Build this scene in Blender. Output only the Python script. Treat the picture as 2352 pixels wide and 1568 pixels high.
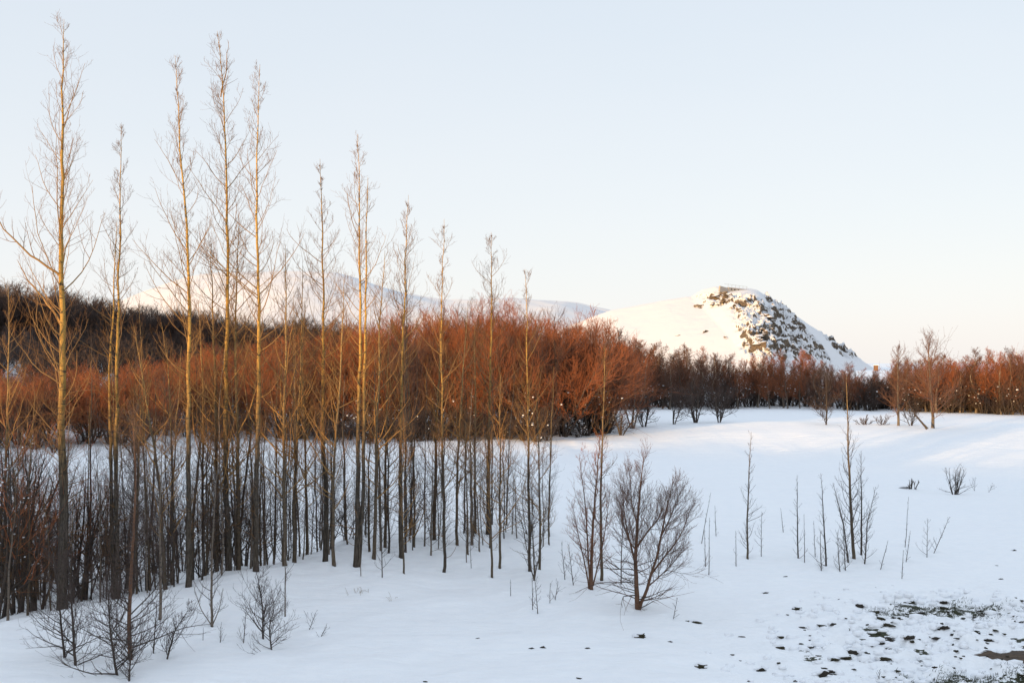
import bpy, math
import numpy as np
from mathutils import Vector

for o in list(bpy.data.objects):
    bpy.data.objects.remove(o)
SC = bpy.context.scene
COL = SC.collection

# ------------------------------------------------------------------ camera, sky, sun, exposure
EYE = 6.0                                   # eye height above the snow field (an upstairs view)
FPX, CX, HZ = 2287.0, 1176.0, 830.0         # focal length, centre and horizon in a 2352 x 1568 picture
SUN_EL, SUN_AZ = 4.6, 42.0                  # degrees; azimuth measured from straight behind towards the left

cam = bpy.data.cameras.new('camera')
cam.sensor_width, cam.lens = 36.0, 35.0
cam.shift_y = (HZ - 784.0) / 2352.0
cam.clip_start, cam.clip_end = 0.1, 20000.0
camo = bpy.data.objects.new('camera', cam)
camo.location = (0, 0, EYE)
camo.rotation_euler = (math.pi / 2, 0, 0)
COL.objects.link(camo)
SC.camera = camo

se, sa = math.radians(SUN_EL), math.radians(SUN_AZ)
SUN = Vector((-math.sin(sa) * math.cos(se), -math.cos(sa) * math.cos(se), math.sin(se)))   # towards the sun

world = bpy.data.worlds.new('World')
SC.world = world
world.use_nodes = True
nt = world.node_tree
nt.nodes.clear()
N = nt.nodes.new
sky = N('ShaderNodeTexSky')
sky.sky_type = 'NISHITA'
sky.sun_disc = False
sky.sun_elevation = se
sky.sun_rotation = math.atan2(SUN.x, SUN.y)
sky.altitude = 50
tc = N('ShaderNodeTexCoord')
sep = N('ShaderNodeSeparateXYZ')
nt.links.new(tc.outputs['Generated'], sep.inputs[0])
ramp = N('ShaderNodeValToRGB')               # thin high haze: pale at the horizon, bluer overhead, the same all round
ramp.color_ramp.elements[0].position = 0.0
ramp.color_ramp.elements[0].color = (0.835, 0.815, 0.79, 1)
ramp.color_ramp.elements[1].position = 1.0
ramp.color_ramp.elements[1].color = (0.72, 0.84, 1.0, 1)
e = ramp.color_ramp.elements.new(0.05); e.color = (0.80, 0.81, 0.822, 1)
e = ramp.color_ramp.elements.new(0.14); e.color = (0.75, 0.785, 0.82, 1)
e = ramp.color_ramp.elements.new(0.38); e.color = (0.63, 0.705, 0.785, 1)
nt.links.new(sep.outputs['Z'], ramp.inputs[0])
hz = N('ShaderNodeMix'); hz.data_type = 'RGBA'; hz.blend_type = 'MULTIPLY'
hz.inputs[0].default_value = 1.0
cn = N('ShaderNodeTexNoise'); cn.inputs['Scale'].default_value = 2.2; cn.inputs['Detail'].default_value = 4
cmap = N('ShaderNodeMapping'); cmap.inputs['Scale'].default_value = (1, 1, 3.5)
nt.links.new(tc.outputs['Generated'], cmap.inputs[0]); nt.links.new(cmap.outputs[0], cn.inputs['Vector'])
cr0 = N('ShaderNodeMapRange'); nt.links.new(cn.outputs[0], cr0.inputs[0])
for k_, v_ in enumerate((.3, .7, 0., .10)): cr0.inputs[k_ + 1].default_value = v_
cm = N('ShaderNodeMix'); cm.data_type = 'RGBA'                   # faint wisps of high cloud
nt.links.new(cr0.outputs[0], cm.inputs[0]); nt.links.new(ramp.outputs[0], cm.inputs[6]); cm.inputs[7].default_value = (.92, .87, .86, 1)
nt.links.new(cm.outputs[2], hz.inputs[6])
hz.inputs[7].default_value = (3.9, 3.9, 3.95, 1)
mx = N('ShaderNodeMix'); mx.data_type = 'RGBA'
mx.inputs[0].default_value = 0.90
nt.links.new(sky.outputs[0], mx.inputs[6])
nt.links.new(hz.outputs[2], mx.inputs[7])
bg = N('ShaderNodeBackground')
bg.inputs[1].default_value = 0.15
nt.links.new(mx.outputs[2], bg.inputs[0])
wo = N('ShaderNodeOutputWorld')
nt.links.new(bg.outputs[0], wo.inputs[0])

sl = bpy.data.lights.new('sun', 'SUN')
sl.energy = 3.5
sl.angle = math.radians(0.5)
sl.color = (1.0, 0.60, 0.22)
so = bpy.data.objects.new('sun', sl)
so.rotation_euler = SUN.to_track_quat('Z', 'Y').to_euler()
so.location = (-60, -40, 30)
COL.objects.link(so)

vs = SC.view_settings
vs.view_transform = 'Standard'
vs.look = 'None'
vs.exposure = 1.0
vs.gamma = 1.0

# ------------------------------------------------------------------ numeric helpers
def sstep(a, b, v):
    t = np.clip((np.asarray(v, float) - a) / (b - a), 0, 1)
    return t * t * (3 - 2 * t)

def _hash(ix, iy, seed):
    h = (ix.astype(np.int64) * 374761393 + iy.astype(np.int64) * 668265263 + seed * 1442695041) & 0x7fffffff
    h = ((h ^ (h >> 13)) * 1274126177) & 0x7fffffff
    return ((h ^ (h >> 16)) & 0xffff) / 65535.0

def vnoise(x, y, seed=0):
    x = np.asarray(x, float); y = np.asarray(y, float)
    ix, iy = np.floor(x), np.floor(y)
    fx, fy = x - ix, y - iy
    fx = fx * fx * fx * (fx * (fx * 6 - 15) + 10); fy = fy * fy * fy * (fy * (fy * 6 - 15) + 10)
    a, b = _hash(ix, iy, seed), _hash(ix + 1, iy, seed)
    c, d = _hash(ix, iy + 1, seed), _hash(ix + 1, iy + 1, seed)
    return (a + (b - a) * fx) * (1 - fy) + (c + (d - c) * fx) * fy - 0.5

def fbm(x, y, scale, octv=4, seed=0, gain=0.5):
    v, amp, f = 0.0, 1.0, 1.0 / scale
    for k in range(octv):
        v = v + amp * vnoise(np.asarray(x) * f * (1 + .03 * k) + 17.3 * k, np.asarray(y) * f + 9.1 * k, seed + k)
        amp *= gain; f *= 2.0
    return v

# ------------------------------------------------------------------ terrain
AX, AY = math.sin(sa), math.cos(sa)          # direction the light travels, seen from above
TAN = math.tan(se)

def patch_mask(x, y):
    """where the thin snow has worn through: two grassy strips and a bare earth patch by the lower right"""
    g1 = np.exp(-(((x - 10.6) / 2.3) ** 4 + ((y - 23.9 - .10 * (x - 10.6)) / .85) ** 2))
    g2 = np.exp(-(((x - 9.4) / 2.2) ** 4 + ((y - 19.45 - .12 * (x - 9.4)) / .5) ** 2))
    g3 = np.exp(-(((x - 4.7) / .7) ** 2 + ((y - 18.55) / .2) ** 2))
    dirt = np.exp(-(((x - 11.4) / 2.0) ** 2 + ((y - 20.8 - .05 * (x - 11) + .2 * vnoise(x * 1.7, y * 2, 3)) / .42) ** 2))
    return np.maximum(np.maximum(g1, g2), .8 * g3), dirt

def rough_mask(x, y):
    return sstep(0.0, 5.5, x - 2.0 - .55 * np.maximum(0, y - 19)) * (1 - sstep(23.5, 28.5, y)) * sstep(10, 14, y)

def height(x, y, fine=True):
    x = np.asarray(x, float); y = np.asarray(y, float)
    z = 0.30 * fbm(x, y, 26, 3, 11)
    # bank on the left: the snow falls away behind its edge, where the poplars stand
    q = (y - 23.3) - .87 * (x + 12.0)
    q = q / 1.325
    wl = 1 - sstep(-8.0, -4.8, x)
    z = z + wl * (.12 * np.exp(-(q / 1.2) ** 2) - 1.15 * sstep(.1, 5.5, q) * (1 - sstep(22, 45, y - 20)))
    # rising ground far left
    z = z + 7.0 * sstep(58, 140, y) * (1 - sstep(-52, -14, x - .12 * (y - 80))) * (1 - sstep(260, 420, y))
    # sunlit swell across the field
    yc = 84 - .03 * (x - 20) + 2.5 * np.sin(x / 13.0)
    d = y - yc
    z = z + .75 * sstep(5, 24, x) * np.where(d < 0, np.exp(-(d / 16) ** 2), np.exp(-(d / 7) ** 2))
    # ridge behind the viewer (unseen; its crest is shaped to shade the low ground)
    al = AX * x + AY * y; t = AY * x - AX * y
    top = 4.1 + 111 * TAN + 12.5 * (1 - sstep(-112, -96, t)) + 2.0 * (1 - sstep(-59, -50, t)) + .5 * fbm(t, t * 0, 30, 3, 5)
    z = z + top * (1 - sstep(-100, -45, al))
    near = (1 - sstep(60, 130, y)) * sstep(-5, 8, y)
    z = z + near * (.30 * fbm(x, y, 6.0, 3, 21) + .085 * fbm(x, y, 1.7, 3, 31))
    z = z + (1 - near) * .5 * fbm(x, y, 60, 3, 41) * sstep(130, 300, y)
    sas = .10 * fbm(x * .35 + y * .12, y, 2.6, 4, 51)
    z = z + sas * sstep(30, 50, y) * (1 - sstep(150, 260, y))
    if fine:
        g, dd = patch_mask(x, y)
        r = rough_mask(x, y) * (1 - .9 * sstep(.25, .6, dd))
        l1 = fbm(x, y * 1.5, .62, 3, 61)
        z = z + r * (.34 * np.maximum(l1, -.14) + .07 * fbm(x, y, .22, 2, 71))
        z = z - .05 * np.maximum(g, dd)
        z = z + .026 * fbm(x, y, .5, 2, 81) * near
    return z

def h1(x, y):
    return float(height(np.array([x]), np.array([y]))[0])

def at_depth(px, Y):
    """a spot on the ground on the sight line of picture column px, Y metres out"""
    X = (px - CX) / FPX * Y
    return X, Y, h1(X, Y)

def on_ground(px, py):
    Y = np.linspace(14, 240, 2600)
    X = (px - CX) / FPX * Y
    zr = EYE + (HZ - py) / FPX * Y
    below = np.nonzero(zr < height(X, Y))[0]
    k = below[0] if len(below) else 2599
    return float(X[k]), float(Y[k]), h1(X[k], Y[k])

# ------------------------------------------------------------------ mesh helpers
def mesh_np(name, V, Q, mats, mi=None, smooth=True):
    V = np.asarray(V, np.float32); Q = np.asarray(Q, np.int32)
    k = Q.shape[1]
    me = bpy.data.meshes.new(name)
    me.vertices.add(len(V)); me.vertices.foreach_set('co', V.ravel())
    me.loops.add(Q.size); me.loops.foreach_set('vertex_index', Q.ravel())
    me.polygons.add(len(Q))
    me.polygons.foreach_set('loop_start', np.arange(0, Q.size, k, dtype=np.int32))
    me.polygons.foreach_set('use_smooth', np.full(len(Q), smooth, dtype=bool))
    for m in (mats if isinstance(mats, (list, tuple)) else [mats]):
        me.materials.append(m)
    if mi is not None:
        me.polygons.foreach_set('material_index', np.asarray(mi, np.int32))
    me.update(calc_edges=True)
    me.validate()
    return me

def link(name, data, parent=None, loc=None):
    o = bpy.data.objects.new(name, data)
    COL.objects.link(o)
    if parent is not None:
        o.parent = parent
    if loc is not None:
        o.location = loc
    return o

def tag(o, label, cat, group=None, kind=None):
    o['label'] = label; o['category'] = cat
    if group: o['group'] = group
    if kind: o['kind'] = kind
    return o

def grid_mesh(name, X, Y, Z, mat):
    ny, nx = X.shape
    V = np.stack([X, Y, Z], -1).reshape(-1, 3)
    i = np.arange(ny * nx).reshape(ny, nx)
    Q = np.stack([i[:-1, :-1], i[:-1, 1:], i[1:, 1:], i[1:, :-1]], -1).reshape(-1, 4)
    return mesh_np(name, V, Q, mat)

def box_mesh(name, parts, mat):
    V, Q = [], []
    for (x0, x1, y0, y1, z0, z1) in parts:
        b = len(V)
        V += [(x0, y0, z0), (x1, y0, z0), (x1, y1, z0), (x0, y1, z0), (x0, y0, z1), (x1, y0, z1), (x1, y1, z1), (x0, y1, z1)]
        Q += [[b + k for k in f] for f in ((0, 3, 2, 1), (4, 5, 6, 7), (0, 1, 5, 4), (1, 2, 6, 5), (2, 3, 7, 6), (3, 0, 4, 7))]
    return mesh_np(name, V, Q, mat, smooth=False)

def ico(sub):
    import bmesh
    bm = bmesh.new()
    bmesh.ops.create_icosphere(bm, subdivisions=sub, radius=1)
    V = np.array([v.co[:] for v in bm.verts]); F = np.array([[v.index for v in f.verts] for f in bm.faces])
    bm.free()
    return V, F

# ------------------------------------------------------------------ materials
def material(name, rough=.8):
    m = bpy.data.materials.new(name); m.use_nodes = True
    b = m.node_tree.nodes['Principled BSDF']
    b.inputs['Roughness'].default_value = rough
    b.inputs['Specular IOR Level'].default_value = .25
    return m, m.node_tree, b

class NT:
    def __init__(s, tree): s.t = tree; s.c = None
    def n(s, typ, **kw):
        d = s.t.nodes.new(typ)
        for k, v in kw.items(): setattr(d, k, v)
        return d
    def l(s, a, b): s.t.links.new(a, b)
    def coord(s, which='Object'):
        return s.n('ShaderNodeTexCoord').outputs[which]
    def noise(s, vec, scale, detail=4, rough=.55, stretch=None):
        if stretch:
            mp = s.n('ShaderNodeMapping'); mp.inputs['Scale'].default_value = stretch
            s.l(vec, mp.inputs[0]); vec = mp.outputs[0]
        d = s.n('ShaderNodeTexNoise'); d.inputs['Scale'].default_value = scale
        d.inputs['Detail'].default_value = detail; d.inputs['Roughness'].default_value = rough
        s.l(vec, d.inputs['Vector'])
        return d.outputs[0]
    def rng(s, v, a, b, c=0., d=1.):
        m = s.n('ShaderNodeMapRange'); m.interpolation_type = 'SMOOTHSTEP'
        s.l(v, m.inputs[0])
        for k, q in enumerate((a, b, c, d)): m.inputs[k + 1].default_value = q
        return m.outputs[0]
    def math(s, op, a, b=0.):
        m = s.n('ShaderNodeMath', operation=op)
        for k, v in enumerate((a, b)):
            if isinstance(v, (int, float)): m.inputs[k].default_value = v
            else: s.l(v, m.inputs[k])
        return m.outputs[0]
    def mix(s, f, a, b):
        m = s.n('ShaderNodeMix', data_type='RGBA')
        for k, v in ((0, f), (6, a), (7, b)):
            if isinstance(v, (int, float)): m.inputs[k].default_value = v
            elif isinstance(v, tuple): m.inputs[k].default_value = (*v, 1)
            else: s.l(v, m.inputs[k])
        return m.outputs[2]
    def bump(s, hgt, dist, bsdf, strength=1.):
        d = s.n('ShaderNodeBump'); d.inputs['Strength'].default_value = strength; d.inputs['Distance'].default_value = dist
        s.l(hgt, d.inputs['Height']); s.l(d.outputs[0], bsdf.inputs['Normal'])
    def attr(s, name):
        return s.n('ShaderNodeAttribute', attribute_name=name).outputs['Fac']

SNOW = (.86, .88, .91)

def snow_ground():
    m, t, b = material('snow_ground', .65)
    g = NT(t); c = g.coord()
    n1 = g.noise(c, 7, 6, .7, (1, 1.7, 1)); n2 = g.noise(c, 2.6, 4, .6, (1, 1.8, 1)); n3 = g.noise(c, 40, 3)
    grassy = g.rng(g.math('ADD', g.attr('bare'), g.math('MULTIPLY', g.math('SUBTRACT', n1, .5), 1.5)), .46, .56)
    earthy = g.rng(g.math('ADD', g.attr('dirt'), g.math('MULTIPLY', g.math('SUBTRACT', n2, .5), .9)), .45, .55)
    green = g.mix(g.rng(n3, .35, .7), (.012, .018, .008), (.055, .055, .022))
    brown = g.mix(g.rng(n1, .3, .7), (.035, .022, .013), (.10, .062, .036))
    white = g.mix(g.rng(n2, .3, .7), (.88, .90, .92), (.91, .92, .93))
    base = g.mix(earthy, g.mix(grassy, white, green), brown)
    g.l(base, b.inputs['Base Color'])
    n4 = g.noise(c, .9, 6, .62, (.4, 1.25, 1))
    hgt = g.math('ADD', g.math('MULTIPLY', n1, .6), g.math('MULTIPLY', n3, .25))
    hgt = g.math('ADD', hgt, g.math('MULTIPLY', n4, 5.0))
    g.bump(hgt, .035, b, .8)
    return m

def snow_plain():
    m, t, b = material('snow_soft', .65)
    g = NT(t); c = g.coord()
    b.inputs['Base Color'].default_value = (*SNOW, 1)
    g.bump(g.noise(c, 14, 4), .02, b, .6)
    return m

def mountain_mat(name, thr, rockscale, rock=((.05, .043, .036), (.17, .125, .085)), soft=.05):
    m, t, b = material(name, .8)
    g = NT(t); c = g.coord()
    nz = g.n('ShaderNodeSeparateXYZ'); g.l(g.n('ShaderNodeNewGeometry').outputs['Normal'], nz.inputs[0])
    n1 = g.noise(c, rockscale, 6, .62); n2 = g.noise(c, rockscale * 5, 4, .6)
    sl_ = g.math('ADD', nz.outputs['Z'], g.math('MULTIPLY', g.math('SUBTRACT', n1, .5), .28))
    sl_ = g.math('ADD', sl_, g.math('MULTIPLY', g.math('SUBTRACT', n2, .5), .10))
    f = g.math('SUBTRACT', 1., g.rng(sl_, thr - soft, thr + soft))
    g.l(g.mix(f, (.70, .70, .71), g.mix(g.rng(n2, .3, .7), *rock)), b.inputs['Base Color'])
    g.bump(g.math('ADD', n1, g.math('MULTIPLY', n2, .4)), .8, b, .35)
    return m

def rock_mat(name, a, bcol, scale):
    m, t, b = material(name, .85)
    g = NT(t); c = g.coord()
    n = g.noise(c, scale, 6, .65)
    g.l(g.mix(g.rng(n, .3, .72), a, bcol), b.inputs['Base Color'])
    g.bump(g.noise(c, scale * 3, 5, .6), .3 / scale, b, .8)
    return m

def bark(name, smooth, dark, furrow_shade, scale=1., marks=.5):
    """smooth coloured bark with dark bands at the old branch scars; furrowed grey patches and painted shade low on the stem"""
    m, t, b = material(name, .75)
    g = NT(t); c = g.coord()
    sp = g.n('ShaderNodeSeparateXYZ'); g.l(c, sp.inputs[0])
    oi = g.n('ShaderNodeObjectInfo')
    bands = g.noise(c, 9 * scale, 3, .6, (.35, .35, 1.6))
    fine = g.noise(c, 30 * scale, 4, .6, (.7, .7, 2.2))
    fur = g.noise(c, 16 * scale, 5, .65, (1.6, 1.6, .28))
    low = g.rng(g.math('ADD', sp.outputs['Z'], g.math('MULTIPLY', g.math('SUBTRACT', fur, .5), 5.)), 7.4, 2.8)  # lower stem: dark furrows, deepened in colour for shade
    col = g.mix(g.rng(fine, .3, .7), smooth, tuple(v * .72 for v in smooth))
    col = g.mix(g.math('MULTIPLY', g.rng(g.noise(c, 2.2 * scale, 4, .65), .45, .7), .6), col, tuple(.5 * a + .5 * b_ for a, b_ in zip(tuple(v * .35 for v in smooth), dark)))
    col = g.mix(g.math('MULTIPLY', low, furrow_shade), col, g.mix(g.rng(fur, .38, .62), tuple(v * .5 for v in dark), tuple(v * 1.9 for v in dark)))
    col = g.mix(g.math('MULTIPLY', g.rng(bands, .555, .62), marks), col, dark)
    hv = g.n('ShaderNodeHueSaturation')
    g.l(g.math('ADD', .78, g.math('MULTIPLY', oi.outputs['Random'], .4)), hv.inputs['Value'])
    g.l(col, hv.inputs['Color'])
    g.l(hv.outputs[0], b.inputs['Base Color'])
    g.bump(g.math('ADD', fur, g.math('MULTIPLY', bands, .5)), .02 / scale, b, .8)
    return m

def twig(name, col, var=.35):
    m, t, b = material(name, .6)
    g = NT(t); c = g.coord()
    oi = g.n('ShaderNodeObjectInfo')
    n = g.noise(c, 1.3, 3)
    base = g.mix(n, tuple(v * .75 for v in col), tuple(v * 1.3 for v in col))
    hv = g.n('ShaderNodeHueSaturation')
    g.l(g.math('ADD', 1 - var / 2, g.math('MULTIPLY', oi.outputs['Random'], var)), hv.inputs['Value'])
    g.l(base, hv.inputs['Color'])
    g.l(hv.outputs[0], b.inputs['Base Color'])
    return m

def plain(name, col, rough=.8):
    m, t, b = material(name, rough)
    g = NT(t); c = g.coord()
    n = g.noise(c, 3, 5)
    g.l(g.mix(n, tuple(v * .8 for v in col), tuple(min(1, v * 1.2) for v in col)), b.inputs['Base Color'])
    return m

M = dict(
    ground=snow_ground(), snow=snow_plain(),
    hill=mountain_mat('rocky_hill_snow', .60, .16),
    peak=mountain_mat('far_mountain_snow', .52, .02, soft=.04),
    rock=rock_mat('cliff_rock', (.045, .04, .035), (.20, .145, .095), .6),
    stone=rock_mat('wet_stone', (.012, .012, .010), (.07, .055, .04), 9),
    turf=rock_mat('dark_turf', (.012, .015, .007), (.06, .045, .022), 14),
    grey=rock_mat('grey_stone', (.26, .26, .27), (.45, .45, .46), 4),
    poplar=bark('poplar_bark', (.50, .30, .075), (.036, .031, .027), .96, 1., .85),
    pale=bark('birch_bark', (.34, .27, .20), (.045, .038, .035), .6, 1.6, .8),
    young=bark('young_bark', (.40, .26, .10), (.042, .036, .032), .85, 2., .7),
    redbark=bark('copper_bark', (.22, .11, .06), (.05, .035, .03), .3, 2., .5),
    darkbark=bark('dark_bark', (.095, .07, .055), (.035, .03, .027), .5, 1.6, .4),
    tgold=twig('golden_twigs', (.17, .088, .034)),
    limbs=twig('golden_limbs', (.27, .155, .055)),
    tred=twig('copper_twigs', (.285, .092, .034)),
    tbrown=twig('brown_twigs', (.125, .062, .04)),
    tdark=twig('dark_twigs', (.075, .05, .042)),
    concrete=plain('concrete', (.30, .29, .28)), hole=plain('dark_opening', (.03, .03, .03)),
    steel=plain('railing_steel', (.2, .2, .2), .5), wood=plain('brown_boards', (.20, .11, .06)),
    grass=twig('grass_blades', (.035, .038, .016), .3), straw=twig('straw', (.22, .15, .07), .3),
)

# ------------------------------------------------------------------ ground sheet
def axis(lo, a, b, hi, step, grow):
    mid = list(np.arange(a, b + 1e-6, step))
    s, v, up = step, b, []
    while v < hi: s *= grow; v += s; up.append(v)
    s, v, dn = step, a, []
    while v > lo: s *= grow; v -= s; dn.append(v)
    return np.array(dn[::-1] + mid + up)

# ------------------------------------------------------------------ far hills
def prof(pts, depth):
    p = np.array(pts, float)
    return (p[:, 0] - CX) / FPX * depth, EYE + (HZ - p[:, 1]) / FPX * depth

def smin(a, b, k):
    hh = np.clip(.5 + .5 * (b - a) / k, 0, 1)
    return b + (a - b) * hh - k * hh * (1 - hh)

HY = 700.0
hx, hzv = prof([(900, 850), (1000, 832), (1150, 805), (1250, 770), (1350, 731), (1400, 714), (1450, 705), (1520, 691), (1590, 681), (1612, 667),
                (1640, 659), (1690, 660), (1740, 664), (1760, 678), (1800, 703), (1850, 737), (1900, 766), (1950, 792), (1990, 819), (2030, 836), (2100, 850)], HY)

def hill_height(X, Y):
    cr = np.interp(X, hx, hzv)
    front = cr - (.30 - .03 * sstep(60, 165, X)) * np.maximum(0, HY - Y)
    right = 57 - .70 * (X - 172) + .44 * (Y - HY)
    back = cr - .6 * np.maximum(0, Y - HY)
    z = smin(smin(front, right, 5), back, 3) + 1.0
    base = smin(z, z * 0 + 200, 1)
    # crags
    rk = sstep(-6, 4, front - right + 9) * sstep(110, 125, X) * (1 - sstep(262, 282, X)) * sstep(515, 560, Y)
    top = sstep(40, 46, base) * (1 - sstep(51, 55, base)) * sstep(122, 136, X) * (1 - sstep(185, 200, X))
    chute = np.abs((X - 190) + .20 * (HY - Y) - 0.62 * (57 - base) + 7 * vnoise(Y / 30, Y * 0, 9))
    rk = rk * sstep(3.0, 8.5, chute) * sstep(4, 12, base)
    rk = np.maximum(rk * (1 - .45 * sstep(46, 54, base)), .9 * top)
    rk = rk * (1 - sstep(140, 148, X) * (1 - sstep(172, 178, X)) * sstep(664, 674, Y) * (1 - sstep(700, 706, Y)))
    u_ = X * .55 - Y * .83; v_ = X * .83 + Y * .55
    rid = 1 - np.abs(fbm(v_ * 2.0, u_ * .8, 12, 4, 131)) * 3.2
    lump = fbm(X, Y, 5.0, 4, 141, .62)
    led = np.sin((base + 3 * fbm(X, Y, 20, 3, 133)) * 1.25)
    z = base + rk * (3.6 * (rid - .55) + 4.6 * lump + .7 * led)
    z = z + 1.2 * fbm(X, Y, 45, 4, 151) + .25 * fbm(X, Y, 7, 3, 155)
    return z, rk

xs = np.concatenate([np.arange(-110, 104, 2.6), np.arange(105, 282, .9), np.arange(282, 300, 3)]); ys = np.arange(470, 780, .9)
X, Y = np.meshgrid(xs, ys)
Z, RK = hill_height(X, Y)
Z = Z - 12 * sstep(272, 292, X) - 14 * (1 - sstep(-106, -80, X))
hill = link('rocky_hill', grid_mesh('rocky_hill', X, Y, Z, M['hill'])); hill['kind'] = 'structure'

FY = 1700.0
fx_, fz_ = prof([(60, 790), (200, 735), (270, 702), (300, 689), (350, 664), (400, 646), (450, 634), (520, 628), (600, 630), (720, 633), (800, 640), (850, 652), (900, 667),
                 (960, 681), (1010, 692), (1060, 697), (1165, 690), (1300, 697), (1400, 716), (1500, 735), (1650, 785), (1760, 850), (1900, 960)], FY)
xs = np.concatenate([np.arange(-1150, 800, 7)]); ys = np.arange(1150, 2300, 9.)
X, Y = np.meshgrid(xs, ys)
bx = X - .18 * (Y - FY)
cr = np.interp(bx, fx_, fz_)
d = Y - FY - 60 * np.sin(X / 170.)
kk = np.where(d < 0, np.clip(1 - (np.abs(d) / 480) ** 1.25, 0, 1), np.clip(1 - np.abs(d) / 600, 0, 1))
Z = EYE + (cr - EYE) * kk - 25 * (1 - kk) ** 3
Z = Z + 9 * fbm(X, Y, 260, 5, 161) * sstep(0, 40, Z) + 1.5 * fbm(X, Y, 40, 3, 165)
Z = Z - 40 * sstep(560, 760, X) - 40 * (1 - sstep(-1140, -1000, X))
far = link('far_mountain', grid_mesh('far_mountain', X, Y, Z, M['peak'])); far['kind'] = 'structure'
RY = 2500.0                                                      # a paler ridge behind it
rx_, rz_ = prof([(300, 850), (420, 690), (520, 642), (640, 634), (760, 636), (860, 652), (960, 673), (1060, 686), (1165, 684), (1230, 687), (1300, 691), (1400, 712), (1600, 770), (1700, 850), (1850, 960)], RY)
xs = np.arange(-1500, 1300, 12); ys = np.arange(2100, 3100, 14.)
X, Y = np.meshgrid(xs, ys)
kk = np.clip(1 - np.abs(Y - RY) / 420, 0, 1)
Z = EYE + (np.interp(X, rx_, rz_) - EYE) * kk - 30 * (1 - kk) ** 3 + 14 * fbm(X, Y, 200, 4, 171)
Z = Z - 60 * sstep(700, 1100, X) - 60 * (1 - sstep(-1450, -1200, X))
ridge = link('far_ridge', grid_mesh('far_ridge', X, Y, Z, M['peak'])); ridge['kind'] = 'structure'

# crags standing out of the hill's snow
rng = np.random.default_rng(5)
iv, if_ = ico(2)
rock_me = []
for k in range(7):
    s_ = rng.uniform(.7, 1.3, 3) * (1, 1, .85)
    w = 1 + .55 * np.array([math.sin(3.1 * a + k) * math.cos(2.7 * b_ + 2 * k) + .6 * math.sin(5 * c_ + k + 3 * a) for a, b_, c_ in iv])[:, None]
    vv = iv * w * s_
    vv = np.round(vv * 2.6) / 2.6 * .55 + vv * .45
    rock_me.append(mesh_np('crag', vv, if_, M['hill'], smooth=False))
cx_ = rng.uniform(115, 275, 9000); cy_ = rng.uniform(520, 712, 9000)
zz, rr = hill_height(cx_, cy_)
_, r2 = hill_height(cx_ + 3, cy_ + 3)
ok = (rr > .6) & (fbm(cx_, cy_, 12, 2, 191) > -.06) & (zz > 6)
idx = np.nonzero(ok)[0][:280]
for k in idx:
    s_ = rng.uniform(.5, 1.5)
    o = link('rock', rock_me[rng.integers(7)], hill, (cx_[k], cy_[k], zz[k] - .25 * s_))
    o.scale = (s_, s_ * rng.uniform(.7, 1.2), s_ * rng.uniform(.6, 1.2)); o.rotation_euler = (rng.uniform(-.3, .3), rng.uniform(-.3, .3), rng.uniform(0, 6.3))
# a few lone outcrops on the smooth lit face
for px, py, s_ in ((1622, 762, 2.4), (1605, 702, 3.2), (1640, 700, 2.0), (1665, 690, 2.6), (1740, 770, 3.4), (1745, 790, 2.8), (1735, 757, 2.2), (1658, 678, 4.0), (1670, 680, 3.2), (1610, 707, 1.6),
                   (1685, 706, 2.0), (1700, 712, 1.8), (1762, 728, 2.2), (1770, 737, 2.2), (1560, 770, 1.2), (1668, 776, 1.2), (1715, 790, 1.3)):
    Yv = np.linspace(480, 760, 900); Xv = (px - CX) / FPX * Yv
    zv, _ = hill_height(Xv, Yv)
    b_ = np.nonzero(EYE + (HZ - py) / FPX * Yv < zv)[0]
    if len(b_):
        k = b_[0]
        o = link('rock', rock_me[rng.integers(7)], hill, (Xv[k], Yv[k] + .3 * s_, zv[k] - .2 * s_))
        o.scale = (s_ * 1.3, s_, s_ * .8); o.rotation_euler = (0, 0, rng.uniform(0, 6.3))

# summit wall with openings and a railing
def hill_pt(px, Y):
    X_ = (px - CX) / FPX * Y
    return X_, Y, float(hill_height(np.array([X_]), np.array([Y]))[0][0])
wx, wy, _ = hill_pt(1674, 681)
wz = EYE + (HZ - 667.5) / FPX * 681
wall = link('summit_wall', None, None, (wx, wy, wz))
tag(wall, 'grey concrete wall with small dark openings on the rocky summit', 'wall')
wall.rotation_euler = (0, 0, .56); wall.scale = (1.18, 1, 1.1)
o = link('wall_panel', box_mesh('wall_panel', [(0, 15.5, 0, 1.6, -3, 1.9)], M['concrete']), wall); o.rotation_euler = (0, .055, 0)
o2 = link('wall_panel', box_mesh('wall_panel', [(-7.5, -.05, .2, 1.4, -2, 1.5)], M['concrete']), wall); o2.rotation_euler = (0, .16, .12)
for xk in (1.6, 4.2, 7.2, 11.6):
    q = link('opening', box_mesh('opening', [(xk, xk + 1.0, -.05, .4, .65, 1.45)], M['hole']), wall); q.rotation_euler = (0, .055, 0)
q = link('coping', box_mesh('coping', [(-.1, 15.7, -.15, 1.75, 1.9, 2.1)], M['concrete']), wall); q.rotation_euler = (0, .055, 0)
for xk in range(0, 16, 3):
    q = link('railing_post', box_mesh('railing_post', [(xk, xk + .09, .9, .99, 2.1, 4.0)], M['steel']), wall); q.rotation_euler = (0, .055, 0)
q = link('railing', box_mesh('railing', [(-3, 15.6, .9, .99, 4.0, 4.1)], M['steel']), wall); q.rotation_euler = (0, .055, 0)

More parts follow.
